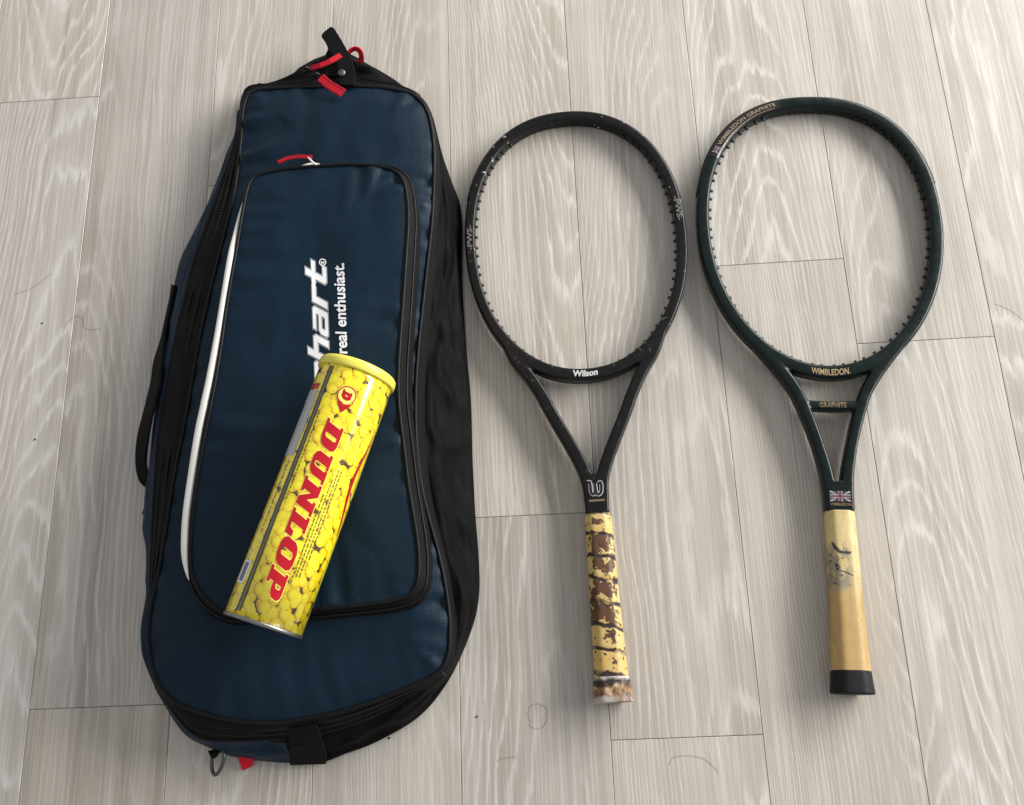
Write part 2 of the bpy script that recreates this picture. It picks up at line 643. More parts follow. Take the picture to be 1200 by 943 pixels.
# zipper band between front panel and sides
def strip(ra, rb, i0, i1, rows, prof=None, wr=0.0, seed=0, closed=False):
    V, Fc = [], []
    ids = [i % NR for i in range(i0, i1 + (0 if closed else 1))]
    for i in ids:
        for r in range(rows + 1):
            s = r / rows
            p = ra[i].lerp(rb[i], s)
            if prof:
                zz = ra[i].z + (rb[i].z - ra[i].z) * prof(s)
                p = Vector((p.x, p.y, zz))
            if wr:
                e = math.sin(math.pi * s) ** .7
                out = (rb[i] - ra[i])
                out.z = 0
                out = out.normalized() if out.length > 1e-6 else Vector((0, 0, 0))
                k = noise.fractal(Vector((p.x * 16 + seed, p.y * 9, s * 2.0)), 1.0, 2.0, 3)
                k2 = abs(noise.noise(Vector((p.x * 20 + p.y * 14, p.y * 8 - p.x * 22, seed + 4.0))))
                amp = min(1, (rb[i] - ra[i]).length / .035)
                p = p + (Vector((0, 0, 1)) + out * .4) * (e * wr * amp * (k + (0.28 - k2) * 1.6))
                p.z = max(p.z, .003)
            V.append(p)
    m = len(ids)
    q = rows + 1
    for a in range(m if closed else m - 1):
        b = (a + 1) % m
        for r in range(rows):
            Fc.append((a * q + r, b * q + r, b * q + r + 1, a * q + r + 1))
    return V, Fc


band = obj('zipper_band', *strip(rT, rZ, 0, NR, 6, lambda s: s ** 1.2, .0030, 3, True), M['mesh_tape'], bag)
for off, nm in ((.40, 'zipper_coil'), (.72, 'tape_edge')):
    pth = [rT[i % NR].lerp(rZ[i % NR], off) + Vector((0, 0, .0012)) for i in range(SEGSTART[2] + 4, NR + 38)]
    if nm == 'zipper_coil':
        pth = [Vector(q) for q in catmull(pth, 1100)]
        obj(nm, *tube(pth, [.0015 if j % 4 < 2 else .0009 for j in range(1100)], 6), M['zip'], band)
    else:
        obj(nm, *tube(pth, .0008, 6), M['zip'], band)
obj('side_piping', *tube([rZ[i % NR] for i in range(SEGSTART[2] + 4, NR + 38)], .0014, 6), M['piping'], bag)
sd = lambda s: 1 - (1 - s ** 1.35) ** 1.0
iA, iB, iC, iD = SEGSTART[0], SEGSTART[1], SEGSTART[2], SEGSTART[3]
# bottom end: black towards the strap, navy beyond it
iStrap = iC + 36
sp1 = obj('side_panel', *strip(rZ, rG, iA, iStrap, 20, sd, .0080, 1.0), M['black'], bag)
sp1['label'] = 'creased black nylon side of the bag'
sp2 = obj('side_panel', *strip(rZ, rG, iStrap, NR, 14, sd, .0055, 6.0), M['navy2'], bag)
sp2['label'] = 'navy blue nylon side of the bag'
cG = sum(rG, Vector()) / NR
rB = [Vector((p.x + (cG.x - p.x) * .03, p.y + (cG.y - p.y) * .02, .0006)) for p in rG]
bv, bf = strip(rG, rB, 0, NR, 1, None, 0, 0, True)
bf.append(tuple(1 + 2 * i for i in range(NR)))
obj('bottom_panel', bv, bf, M['black'], bag)

# front pocket
PKT = [(290, 222), (293, 211), (303, 205), (325, 200), (350, 197), (378, 195), (410, 193.5), (440, 195), (460, 199), (472, 209), (477, 230), (478.5, 260), (476, 300), (473, 345), (470, 385),
       (467, 430), (467, 470), (473, 520), (479, 570), (485, 605), (490, 640), (491, 670), (487, 690), (474, 700), (452, 705), (420, 709), (380, 713), (340, 716), (300, 718), (270, 719), (252, 711),
       (237, 697), (227, 679), (223, 655), (225, 610), (232, 555), (241, 505), (252, 450), (260, 400), (267, 350), (276, 300), (285, 245)]
NP = 220
pq = catmull(PKT, NP, True)
pz = []
for x, y in pq:
    pz.append(np.interp(y, [190, 300, 450, 600, 720], [.070, .080, .085, .085, .081]))
rP = smooth_ring([P(x, y, z) for (x, y), z in zip(pq, pz)], 2)
pk_V, pk_F = panel_surface(rP, .0035, .05, .0046, .0120, 54, .0052, 8.0)
pocket = obj('front_pocket', pk_V, pk_F, M['navy'], bag)
pocket['label'] = 'raised navy front pocket with rounded corners'
bvh_pk = BVHTree.FromPolygons(pk_V, pk_F)
obj('piping', *tube([p + Vector((0, 0, .0004)) for p in rP], .0021, 8, True), M['piping'], pocket)
cP = sum(rP, Vector()) / NP
base = []
for i in range(NP):
    x, y = pq[i]
    t = (rP[(i + 1) % NP] - rP[(i - 1) % NP]).normalized()
    out = Vector((t.y, -t.x, 0))
    if out.dot(rP[i] - cP) < 0:
        out = -out
    # the gusset leans out to the right, the left and the bottom
    lean = .012 if out.x > .3 else (.010 if out.y < -.3 else (.0085 if out.x < -.3 else .004))
    base.append((out, lean))
lean_s = [b[1] for b in base]
for _ in range(12):
    lean_s = [(lean_s[i - 1] + lean_s[i] * 2 + lean_s[(i + 1) % NP]) / 4 for i in range(NP)]
rPB = [drop(bvh_main, rP[i] + base[i][0] * lean_s[i], -.0015) for i in range(NP)]
NRsave = NR
NR = NP
gv, gf = strip(rP, rPB, 0, NP, 6, lambda s: s ** 1.3, .0012, 9, True)
gus = obj('pocket_gusset', gv, gf, M['mesh_tape'], pocket)
zp = [rP[i].lerp(rPB[i], .5) + base[i][0] * .0012 + Vector((0, 0, .0012)) for i in range(NP)]
obj('zipper_coil', *tube(zp, .0013, 6, True), M['zip'], pocket)
NR = NRsave
# white trim showing on the left of the pocket
WT = [(286, 233, 1), (281, 252, 4), (276, 275, 6.5), (270.5, 300, 8.3), (262.5, 350, 9), (254, 400, 9), (244.5, 450, 9.2), (233.5, 500, 9.2), (225.5, 550, 9.2), (218.5, 600, 9), (216.3, 635, 8.6), (216.8, 655, 7), (219.5, 672, 3.2), (221.5, 679, .8)]
wt = catmull(WT, 90)
path, rad = [], []
for x, y, wd in wt:
    z = np.interp(y, [230, 300, 450, 680], [.070, .0805, .0845, .0825])
    path.append(P(x, y, z))
    rad.append(max(.0004, wd / 2 * .00089))
tr = obj('white_trim', *tube(path, rad, 12, False, .55), M['white_trim'], pocket)
WT2 = [(340, 199.5, .6), (352, 196, 2.5), (363, 193.2, 4), (372, 193, 3), (379, 195, .8)]
wt = catmull(WT2, 20)
obj('white_trim', *tube([P(x, y, .071) for x, y, _ in wt], [max(.0003, q / 2 * .00089) for _, _, q in wt], 10), M['white_trim'], pocket)




# lettering on the pocket: reads upwards
def on_pocket(px, py, lift=.0005):
    h = bvh_pk.ray_cast(Vector((0, 0, CAM_H)), ray(px, py))
    p = h[0] if h[0] else P(px, py, .088)
    return p + Vector((0, 0, lift))


GL = {'p': ([[(0, -.28), (.22, -.28), (.22, 0), (.64, 0), (.74, .1), (.74, .62), (.64, .72), (0, .72)], [(.22, .17), (.52, .17), (.52, .53), (.22, .53)]], .82),
      'h': ([[(0, 0), (.22, 0), (.22, .5), (.5, .5), (.5, 0), (.72, 0), (.72, .6), (.62, .72), (.22, .72), (.22, 1.0), (0, 1.0)]], .80),
      'a': ([[(.09, 0), (.76, 0), (.76, .62), (.66, .72), (.06, .72), (.06, .555), (.55, .555), (.55, .45), (.09, .45), (0, .36), (0, .09)], [(.2, .155), (.55, .155), (.55, .295), (.2, .295)]], .86),
      'r': ([[(0, 0), (.22, 0), (.22, .52), (.58, .52), (.58, .72), (0, .72)]], .60),
      't': ([[(.12, .1), (.22, 0), (.66, 0), (.66, .2), (.34, .2), (.34, .52), (.66, .52), (.66, .72), (.34, .72), (.34, 1.0), (.12, 1.0), (.12, .72), (-.04, .72), (-.04, .52), (.12, .52)]], .72)}
word, adv = [], 0
for ch in 'phart':
    pl, a = GL[ch]
    word += [[(x + adv, y) for x, y in q] for q in pl]
    adv += a
hart_len = adv


def map_word(x, y, lift):
    s = x / hart_len                      # 0 at the start of p, 1 at the end of t
    bx, by = 387.5 + (382.5 - 387.5) * s, 461 + (312 - 461) * s
    return on_pocket(bx - y * 25.0, by - 0.10 * y * 25, lift)


decal('printed_word_outline', poly2d(word, .035, .28, .12), lambda x, y: map_word(x, y, .0005), M['print_silver'], pocket)
decal('printed_word', poly2d(word, -.012, .28, .12), lambda x, y: map_word(x, y, .0009), M['print_white'], pocket)
tx = fit2d(text2d('real enthusiast.', 1.0, .022, 0, .12), 1.0)
hh = max(v[1] for v in tx[0])


def map_small(x, y):
    bx, by = 407.5 + (403.5 - 407.5) * x, 415 + (309 - 415) * x
    return on_pocket(bx - y / hh * 13.5, by - y / hh * .5, .0006)


decal('printed_slogan', tx, map_small, M['print_white'], pocket)
ringp = [(math.cos(a) * 1.0, math.sin(a) * 1.0) for a in np.linspace(0, 2 * math.pi, 20, endpoint=False)]
ringi = [(x * .72, y * .72) for x, y in ringp]
decal('registered_mark', poly2d([ringp, ringi], 0, 0, .5), lambda x, y: on_pocket(378.2 - y * 4.3, 308 - x * 4.3, .0006), M['print_white'], pocket)
decal('registered_mark', fit2d(text2d('R', 1, .05, 0, .3), None, 1.0), lambda x, y: on_pocket(380.4 - y * 4.4, 309.4 - x * 4.4, .0006), M['print_white'], pocket)


# straps, pulls and hardware -------------------------------------------
def strap_px(name, outer, inner, zo, zi, th, mat, parent, n=50):
    """a strap between two traced edges, each at its own height"""
    a = catmull(outer, n)
    b = catmull(inner, n)
    za = np.interp(np.linspace(0, 1, n), np.linspace(0, 1, len(zo)), zo)
    zb = np.interp(np.linspace(0, 1, n), np.linspace(0, 1, len(zi)), zi)
    pa = [P(x, y, z) for (x, y), z in zip(a, za)]
    pb = [P(x, y, z) for (x, y), z in zip(b, zb)]
    return obj(name, *ribbon([(p + q) / 2 for p, q in zip(pa, pb)], [(q - p) / 2 for p, q in zip(pa, pb)], th), mat, parent, smooth=False)


# side carrying handle on the left
sh = strap_px('carry_handle', [(203, 335), (197, 362), (190.5, 392), (188, 402), (180.5, 426), (177, 450), (169, 482), (161.5, 512), (159.5, 540), (163, 561), (172, 570.5), (181, 569)],
              [(205, 336), (200, 363), (193.5, 394), (192.5, 404), (190, 428), (186.5, 452), (180, 480), (174.5, 510), (171.5, 533), (171.5, 546), (176, 554), (184, 556)],
              [.012, .012, .012, .016, .02, .024, .026, .026, .024, .020, .016, .014], [.020, .020, .020, .03, .036, .042, .046, .046, .042, .036, .028, .024], .0030, M['webbing'], bag, 70)
strap_px('handle_anchor', [(181, 569), (172, 590), (167, 602)], [(186, 540), (184, 570), (183, 600)], [.012, .008, .007], [.030, .026, .024], .003, M['webbing'], bag, 16)
strap_px('handle_anchor', [(202, 334), (198, 360), (191, 396)], [(206, 335), (202, 361), (195, 397)], [.009, .009, .009], [.016, .016, .016], .003, M['webbing'], bag, 16)
# grab loop at the top end
strap_px('grab_loop', [(381, 90), (382, 72), (381.5, 65), (384.5, 58), (382, 51), (376.8, 42.5), (383, 36), (389.5, 33), (396, 44)],
         [(397, 90), (398, 74), (399, 66), (400, 58), (397, 50), (391, 40), (388, 37.5), (390, 35), (398, 45)],
         [.040, .036, .034, .034, .034, .034, .034, .032, .028], [.040, .036, .034, .034, .034, .034, .034, .032, .028], .0026, M['webbing'], bag, 44)
strap_px('grab_loop', [(390, 33), (398, 44), (406, 58), (413, 72), (416, 88), (416, 101)], [(378, 43), (384, 56), (390, 66), (396, 76), (398, 88), (398, 100)],
         [.036, .040, .044, .047, .049, .050], [.036, .040, .044, .047, .049, .050], .0026, M['webbing'], bag, 40)
# red fabric loop
strap_px('red_loop', [(407, 61), (411, 57), (417, 55), (423, 58), (426, 65), (425.5, 73), (420, 74)], [(410, 64), (413, 61), (417, 60), (420, 62.5), (421, 67), (418.5, 71), (416, 72)],
         [.044, .046, .047, .046, .042, .036, .03], [.036, .038, .040, .038, .034, .028, .024], .0016, M['red'], bag, 40)


def pull(name, pts, wpx, zs, parent, th=.0014, fold=True):
    c = catmull(pts, 22)
    z = np.interp(np.linspace(0, 1, 22), np.linspace(0, 1, len(zs)), zs)
    pa = [P(x, y, q) for (x, y), q in zip(c, z)]
    sides = []
    for i in range(22):
        t = pa[min(i + 1, 21)] - pa[max(i - 1, 0)]
        s = Vector((-t.y, t.x, 0)).normalized() * (wpx * .00045)
        s.z = .15 * s.length
        sides.append(s)
    o = obj(name, *ribbon(pa, sides, th), M['red'], parent, smooth=False)
    st = []
    for sg in (-1, 1):
        st.append(tube([pa[i] + sides[i] * (.72 * sg) + Vector((0, 0, th * .55)) for i in range(22)], .00028, 5))
    obj('stitching', *merge(*st), M['red_thread'], o)
    return o


M['red_thread'] = plain('dark_red_thread', (.30, .008, .018), .7)
pull('zipper_pull', [(362, 80.5), (372, 78), (385, 73), (399.5, 65)], 7.5, [.054, .060, .062, .060], bag)
pull('zipper_pull', [(375.5, 91), (386, 100), (402, 109.5)], 12, [.056, .060, .061], bag)
p3 = pull('zipper_pull', [(326, 190.5), (336, 186.2), (350, 183.8), (365.5, 184.5)], 5.0, [.072, .074, .076, .077], bag)
obj('pull_hook', *tube([P(*q) for q in ((361, 185, .0775), (364, 188, .079), (367, 191, .078), (371, 193.5, .076))], .0011, 8), M['white_trim'], p3)
slid = []
for (x, y, z, a) in ((360, 82, .054, .4), (372, 89, .055, -.7)):
    c = P(x, y, z)
    obj('zipper_slider', *merge(box(c, (.011, .0065, .0035), Matrix.Rotation(a, 3, 'Z')), tube([c + Vector((-.003, 0, .002)), c + Vector((0, 0, .005)), c + Vector((.003, 0, .002))], .001, 6)), M['zip'], bag, smooth=False)
c = P(481, 696, .072)
obj('zipper_slider', *merge(box(c, (.010, .0055, .0035), Matrix.Rotation(.5, 3, 'Z')), tube([c + Vector((-.003, 0, .002)), c + Vector((0, 0, .0045)), c + Vector((.003, 0.001, .002))], .001, 6)), M['steel'], pocket, smooth=False)
# snap stud
c = P(400.5, 86, .053)
sv, sf = [], []
for r, z in ((.0046, 0), (.0046, .0010), (.0036, .0020), (.0018, .0024), (.0006, .0025)):
    for k in range(18):
        sv.append(c + Vector((r * math.cos(k * math.pi / 9), r * math.sin(k * math.pi / 9), z)))
for r in range(4):
    for k in range(18):
        sf.append((r * 18 + k, r * 18 + (k + 1) % 18, r * 18 + 18 + (k + 1) % 18, r * 18 + 18 + k))
sf.append(tuple(72 + k for k in range(18)))
obj('snap_button', sv, sf, M['snap'], bag)
# webbing strap at the bottom end
strap_px('end_strap', [(339, 852), (339, 862), (338.5, 874), (339, 886), (340, 894.5)], [(372, 849), (376, 860), (380, 872), (383, 884), (382.5, 893)],
         [.058, .052, .040, .024, .008], [.058, .052, .040, .024, .008], .003, M['webbing'], bag, 24)
strap_px('end_strap_fold', [(306, 858), (322, 855), (345, 853), (376, 849)], [(312, 867), (324, 868), (346, 869), (379, 861)], [.047, .05, .052, .055], [.040, .041, .042, .046], .003, M['webbing'], bag, 24)
# ring clip
c0 = P(256, 891, .012)
pts = []
for k in range(40):
    a = 2 * math.pi * k / 40
    x, y = math.cos(a) * (.0070 + .0012 * math.sin(a)), math.sin(a) * .0130
    b = .20
    pts.append(c0 + Vector((x * math.cos(b) + y * math.sin(b), -x * math.sin(b) + y * math.cos(b), .003 + .5 * x + .15 * y)))
rg = obj('ring_clip', *tube(pts, .0019, 10, True), M['steel'], bag)
strap_px('clip_tab', [(244, 880), (246, 884), (249, 887)], [(262, 876), (258, 881), (253, 886)], [.016, .018, .014], [.016, .018, .014], .003, M['webbing'], bag, 10)
strap_px('red_tab', [(279, 885), (281, 893), (284, 902)], [(297, 888), (297, 894), (296, 896.5)], [.010, .006, .003], [.010, .006, .003], .0018, M['red'], bag, 10)

# ------------------------------------------------------------------ tennis ball can
RC = .0372
Ztop, Zbot = .1275, .1265
E0, E1 = P(419.5, 437, Ztop), P(307.5, 734, Zbot)
AX = (E1 - E0).normalized()
LC = (E1 - E0).length
tocam = Vector((0, 0, CAM_H)) - (E0 + E1) / 2
CC = (tocam - AX * tocam.dot(AX)).normalized()
CRt = CC.cross(AX)
if CRt.dot(CR) < 0:
    CRt = -CRt
can_c = (E0 + E1) / 2
can = empty('tennis_ball_can', (can_c.x, can_c.y, can_c.z - RC), 0, 'yellow printed tennis ball can with red lettering lying on the bag', 'can')


def cyl(s, th, r=RC):
    return E0 + AX * s + (CC * math.cos(th) + CRt * math.sin(th)) * r


def lathe(prof, n=96):
    V, Fc = [], []
    for s, r in prof:
        for k in range(n):
            V.append(cyl(s, 2 * math.pi * k / n, r))
    for i in range(len(prof) - 1):
        for k in range(n):
            Fc.append((i * n + k, i * n + (k + 1) % n, (i + 1) * n + (k + 1) % n, (i + 1) * n + k))
    Fc.append(tuple(range(n)))
    Fc.append(tuple((len(prof) - 1) * n + k for k in range(n)))
    return V, Fc


def can_print():
    k = NT('printed_tin')
    # cylinder unrolled: attribute uv in metres
    uv = k.n('ShaderNodeUVMap').outputs[0]
    v = k.mapping(uv, (1, 1, 1))
    nz = k.n('ShaderNodeTexNoise', i_Scale=60.0, i_Detail=2)
    k.l(v, nz.inputs['Vector'])
    vm = k.n('ShaderNodeVectorMath', operation='MULTIPLY_ADD')
    k.l(nz.outputs['Color'], vm.inputs[0])
    vm.inputs[1].default_value = (.003, .003, 0)
    k.l(v, vm.inputs[2])
    def layer(off, scale, rnd_):
        vo = k.n('ShaderNodeTexVoronoi', feature='F1', voronoi_dimensions='2D', i_Scale=scale, i_Randomness=rnd_)
        k.l(k.mapping(vm.outputs[0], (1, 1, 1), loc=off), vo.inputs['Vector'])
        hs = k.n('ShaderNodeSeparateColor')
        k.l(vo.outputs['Color'], hs.inputs[0])
        # a ball lit from its upper left: light offset inside the cell
        loc = k.n('ShaderNodeVectorMath', operation='SUBTRACT')
        k.l(k.mapping(vm.outputs[0], (1, 1, 1), loc=off), loc.inputs[0])
        k.l(vo.outputs['Position'], loc.inputs[1])
        sp_ = k.n('ShaderNodeSeparateXYZ')
        k.l(loc.outputs[0], sp_.inputs[0])
        up = k.math('MULTIPLY', k.math('ADD', sp_.outputs[0], k.math('MULTIPLY', sp_.outputs[1], -.6)), scale * .45)
        d = vo.outputs['Distance']
        tone = k.math('ADD', k.math('SUBTRACT', 1.0, k.math('MULTIPLY', d, 1.25)), up)
        col = k.ramp(tone, [(.10, (.52, .30, .002)), (.35, (.86, .64, .003)), (.60, (.93, .77, .005)), (.95, (.96, .84, .030))])
        col = k.mix(k.math('MULTIPLY', hs.outputs[1], .25), col, (.88, .66, .006))
        rad = k.math('ADD', .50, k.math('MULTIPLY', hs.outputs[0], .10))
        msk_ = k.ramp(k.math('SUBTRACT', d, rad), [(.0, 1.0), (.03, 0.0)])
        rim = k.ramp(k.math('SUBTRACT', rad, d), [(.0, 1.0), (.05, 0.0)])
        return k.mix(k.math('MULTIPLY', rim, .55), col, (.42, .20, .003)), msk_
    cA, mA = layer((0, 0, 0), 100.0, .80)
    cB, mB = layer((.0931, .0417, 0), 100.0, .80)
    c = k.mix(mB, (.055, .038, .003), k.mix(.22, cB, (.58, .36, .004)))
    c = k.mix(mA, c, cA)
    # little printed marks and pale seams on the balls
    w1 = k.noise(v, 420, 2, .5)
    mk = k.ramp(w1, [(.66, 0.0), (.69, 1.0)])
    c = k.mix(k.math('MULTIPLY', mk, .75), c, (.10, .09, .01))
    seam = k.ramp(k.math('PINGPONG', k.math('MULTIPLY', k.noise(v, 95, 1, .4), 9.0), 1.0), [(.86, 0.0), (.95, 1.0)])
    c = k.mix(k.math('MULTIPLY', seam, .14), c, (.98, .90, .45))
    k.set(Base_Color=c, Roughness=k.ramp(k.noise(v, 40, 4), [(.3, .13), (.7, .20)]))
    k.b.inputs['Specular IOR Level'].default_value = .6
    k.b.inputs['Coat Weight'].default_value = .9
    k.b.inputs['Coat Roughness'].default_value = .03
    k.l(k.bump(k.noise(v, 35, 2), .06, .002), k.b.inputs['Normal'])
    return k.m


M['can'] = can_print()
M['lid'] = plain('pale_yellow_plastic', (.78, .68, .10), .30, var=.05, nscale=60)
M['tin'] = plain('tin_rim', (.26, .26, .25), .38, 1.0, var=.3)
M['can_red'] = plain('red_print', (.44, .004, .012), .25, var=.06)
M['can_cream'] = plain('pale_yellow_print', (.95, .80, .16), .25, var=.04)
M['can_grey'] = plain('grey_print', (.42, .43, .42), .3, var=.25, nscale=900)
M['can_dark'] = plain('dark_olive_print', (.10, .11, .012), .3, var=.2)
M['can_seam'] = plain('seam_grey', (.16, .16, .13), .3, .4, var=.3)
M['can_seam_dark'] = plain('seam_dark', (.018, .016, .012), .35)
M['can_blue'] = plain('blue_grey_print', (.12, .14, .22), .3)
body = obj('body', *lathe([(.004, RC), (.012, RC), (LC * .33, RC), (LC * .66, RC), (LC - .0032, RC)]), M['can'], can)
uvl = body.data.uv_layers.new(name='UVMap')
for pl in body.data.polygons:
    ang = []
    for li in pl.loop_indices:
        p = body.data.vertices[body.data.loops[li].vertex_index].co + can.location - E0
        s = p.dot(AX)
        th = math.atan2(p.dot(CRt), p.dot(CC))
        ang.append((li, s, th))
    if max(a[2] for a in ang) - min(a[2] for a in ang) > math.pi:
        ang = [(l, s, t + 2 * math.pi if t < 0 else t) for l, s, t in ang]
    for l, s, t in ang:
        uvl.data[l].uv = (t * RC, s)
obj('lid', *lathe([(-.0035, .030), (-.0035, .0352), (-.0028, .0375), (-.001, .0392), (.0012, .0396), (.0060, .0396), (.0072, .0390), (.0074, .0374)]), M['lid'], can)
obj('bottom_rim', *lathe([(LC - .0035, RC + .0001), (LC - .0030, .0379), (LC - .0016, .0381), (LC - .0005, .0378), (LC, .0370), (LC - .0005, .0358), (LC - .004, .0350), (LC - .0045, .020)]), M['tin'], can)

DUN = {'D': ([[(0, 0), (.56, 0), (.70, .05), (.79, .16), (.82, .3), (.82, .7), (.79, .84), (.70, .95), (.56, 1), (0, 1), (0, .85), (.09, .85), (.09, .15), (0, .15)], [(.38, .17), (.47, .17), (.53, .25), (.53, .75), (.47, .83), (.38, .83)]], .90),
       'U': ([[(0, 1), (.46, 1), (.46, .85), (.38, .85), (.38, .28), (.42, .18), (.52, .18), (.56, .28), (.56, .85), (.50, .85), (.50, 1), (.90, 1), (.90, .85), (.82, .85), (.82, .25), (.76, .1), (.62, 0), (.30, 0), (.16, .1), (.09, .25), (.09, .85), (0, .85)]], .96),
       'N': ([[(0, 0), (.44, 0), (.44, .15), (.36, .15), (.36, .58), (.64, 0), (.86, 0), (.86, .85), (.94, .85), (.94, 1), (.52, 1), (.52, .85), (.60, .85), (.60, .46), (.33, 1), (0, 1), (0, .85), (.08, .85), (.08, .15), (0, .15)]], 1.0),
       'L': ([[(0, 0), (.76, 0), (.76, .42), (.60, .42), (.56, .22), (.50, .17), (.38, .17), (.38, .85), (.47, .85), (.47, 1), (0, 1), (0, .85), (.09, .85), (.09, .15), (0, .15)]], .82),
       'O': ([[(.25, 0), (.60, 0), (.76, .08), (.84, .25), (.84, .75), (.76, .92), (.60, 1), (.25, 1), (.09, .92), (0, .75), (0, .25), (.09, .08)], [(.36, .17), (.48, .17), (.54, .26), (.54, .74), (.48, .83), (.36, .83), (.30, .74), (.30, .26)]], .92),
       'P': ([[(0, 0), (.48, 0), (.48, .15), (.38, .15), (.38, .36), (.58, .36), (.72, .41), (.80, .54), (.80, .82), (.72, .95), (.58, 1), (0, 1), (0, .85), (.09, .85), (.09, .15), (0, .15)], [(.38, .53), (.47, .53), (.52, .6), (.52, .76), (.47, .83), (.38, .83)]], .84)}
wordp, adv = [], 0
for ch in 'DUNLOP':
    pl, a = DUN[ch]
    wordp += [[(x + adv, y) for x, y in q] for q in pl]
    adv += a
DL = adv
S0, S1 = .232 * LC, .890 * LC


def map_dun(x, y, r):
    s = S0 + (x / DL) * (S1 - S0)
    th = -.31 + y * .47
    return cyl(s, th, r)


decal('brand_outline', poly2d(wordp, .035, .2, .12), lambda x, y: map_dun(x, y, RC + .00025), M['can_cream'], can)
decal('brand_lettering', poly2d(wordp, .004, .2, .12), lambda x, y: map_dun(x, y, RC + .0005), M['can_red'], can)


def on_can(s0, th0, k):
    return lambda x, y: cyl(s0 + x * k, th0 + y * k / RC, RC + .0005)


# round emblem with arrow
rp = [(math.cos(a), math.sin(a)) for a in np.linspace(0, 2 * math.pi, 28, endpoint=False)]
emb = lambda lift: (lambda x, y: cyl(.0350 + x * .0092, -.06 + y * .0092 / RC, RC + lift))
decal('emblem_ground', poly2d([[(x * 1.06, y * 1.06) for x, y in rp]], 0, 0, .4), emb(.00025), M['can_cream'], can)
decal('emblem_ring', poly2d([rp, [(x * .88, y * .88) for x, y in rp]], 0, 0, .4), emb(.0005), M['can_red'], can)
decal('emblem_arrow', poly2d([[(1.85, 0), (1.0, .62), (.05, 1.45), (.75, .78), (1.02, .15), (1.02, -.15), (.75, -.78), (.05, -1.45), (1.0, -.62)]], 0, 0, .4), emb(.0006), M['can_red'], can)
decal('emblem_letter', poly2d([[(-.45, -.5), (.25, -.5), (.5, -.2), (.5, .2), (.25, .5), (-.45, .5), (-.45, .34), (-.3, .34), (-.3, -.34), (-.45, -.34)], [(-.02, -.18), (.14, -.18), (.18, 0), (.14, .18), (-.02, .18)]], .02, .2, .3), emb(.0006), M['can_red'], can)


def quad_on(s0, s1, t0, t1, lift=.0004, n=10, m=6):
    V, Fc = [], []
    for i in range(n + 1):
        for j in range(m + 1):
            V.append(cyl(s0 + (s1 - s0) * i / n, t0 + (t1 - t0) * j / m, RC + lift))
    for i in range(n):
        for j in range(m):
            Fc.append((i * (m + 1) + j, i * (m + 1) + j + 1, (i + 1) * (m + 1) + j + 1, (i + 1) * (m + 1) + j))
    return V, Fc


obj('side_seam', *quad_on(.010, LC - .007, -.80, -.685, .0003, 20), M['can_seam'], can)
for a, b in ((-.82, -.79), (-.70, -.672)):
    obj('seam_line', *quad_on(.010, LC - .007, a, b, .0005, 20, 1), M['can_seam_dark'], can)
obj('grey_panel', *quad_on(.036, .103, -1.55, -.90, .0003), M['can_grey'], can)
obj('red_panel', *quad_on(.029, .035, -1.35, -.93, .0003), M['can_red'], can)
obj('pale_panel', *quad_on(.800 * LC, .880 * LC, -1.30, -.93, .0003), M['print_white'], can)
obj('blue_panel', *quad_on(.806 * LC, .874 * LC, -1.20, -1.00, .0005), M['can_blue'], can)
# fine print: rows of marks too small to read
marks = []
rs = random.Random(5)
for row, (th, a, b) in enumerate(((.26, .50, .82), (.34, .44, .80), (.42, .40, .79), (.50, .40, .74), (-.60, .22, .55), (-1.02, .42, .68))):
    s = a * LC
    while s < b * LC:
        l = rs.uniform(.0016, .0045)
        marks.append(quad_on(s, s + l, th - .014, th + .016, .0004, 1, 1))
        s += l + rs.uniform(.0008, .0016)
fp = obj('fine_print', *merge(*marks), M['can_dark'], can, smooth=False)
fp['kind'] = 'stuff'
sw = []
for i in range(25):
    t = i / 24
    s = LC * (.22 + .40 * t)
    th = 1.20 - .22 * math.sin(math.pi * t) ** 2
    wd = .010 + .055 * math.sin(math.pi * t)
    sw += [cyl(s, th - wd, RC + .0004), cyl(s, th + wd, RC + .0004)]
obj('red_swoosh', sw, [(2 * i, 2 * i + 1, 2 * i + 3, 2 * i + 2) for i in range(24)], M['can_red'], can)
t2 = fit2d(text2d('R', 1, .02, 0, .3), None, 1.0)

# ------------------------------------------------------------------ rackets
# local frame: x to the right, y from butt (0) to tip, z up
UB = .6845


def racket_root(name, tip, butt, zc, label):
    a, b = P(*tip, zc), P(*butt, zc)
    d = (a - b)
    rz = math.atan2(d.y, d.x) - math.pi / 2
    return empty(name, (b.x, b.y, 0), rz, label, 'racket', 'tennis rackets on the floor')


def zc(u):
    return .0102 + .0068 * (u / UB)


def section(w, h, e=.36):
    """rounded box: list of (n, z)"""
    out = []
    for k in range(20):
        a = 2 * math.pi * k / 20
        c, s = math.cos(a), math.sin(a)
        out.append((math.copysign(abs(c) ** e, c) * w / 2, math.copysign(abs(s) ** e, s) * h / 2))
    return out


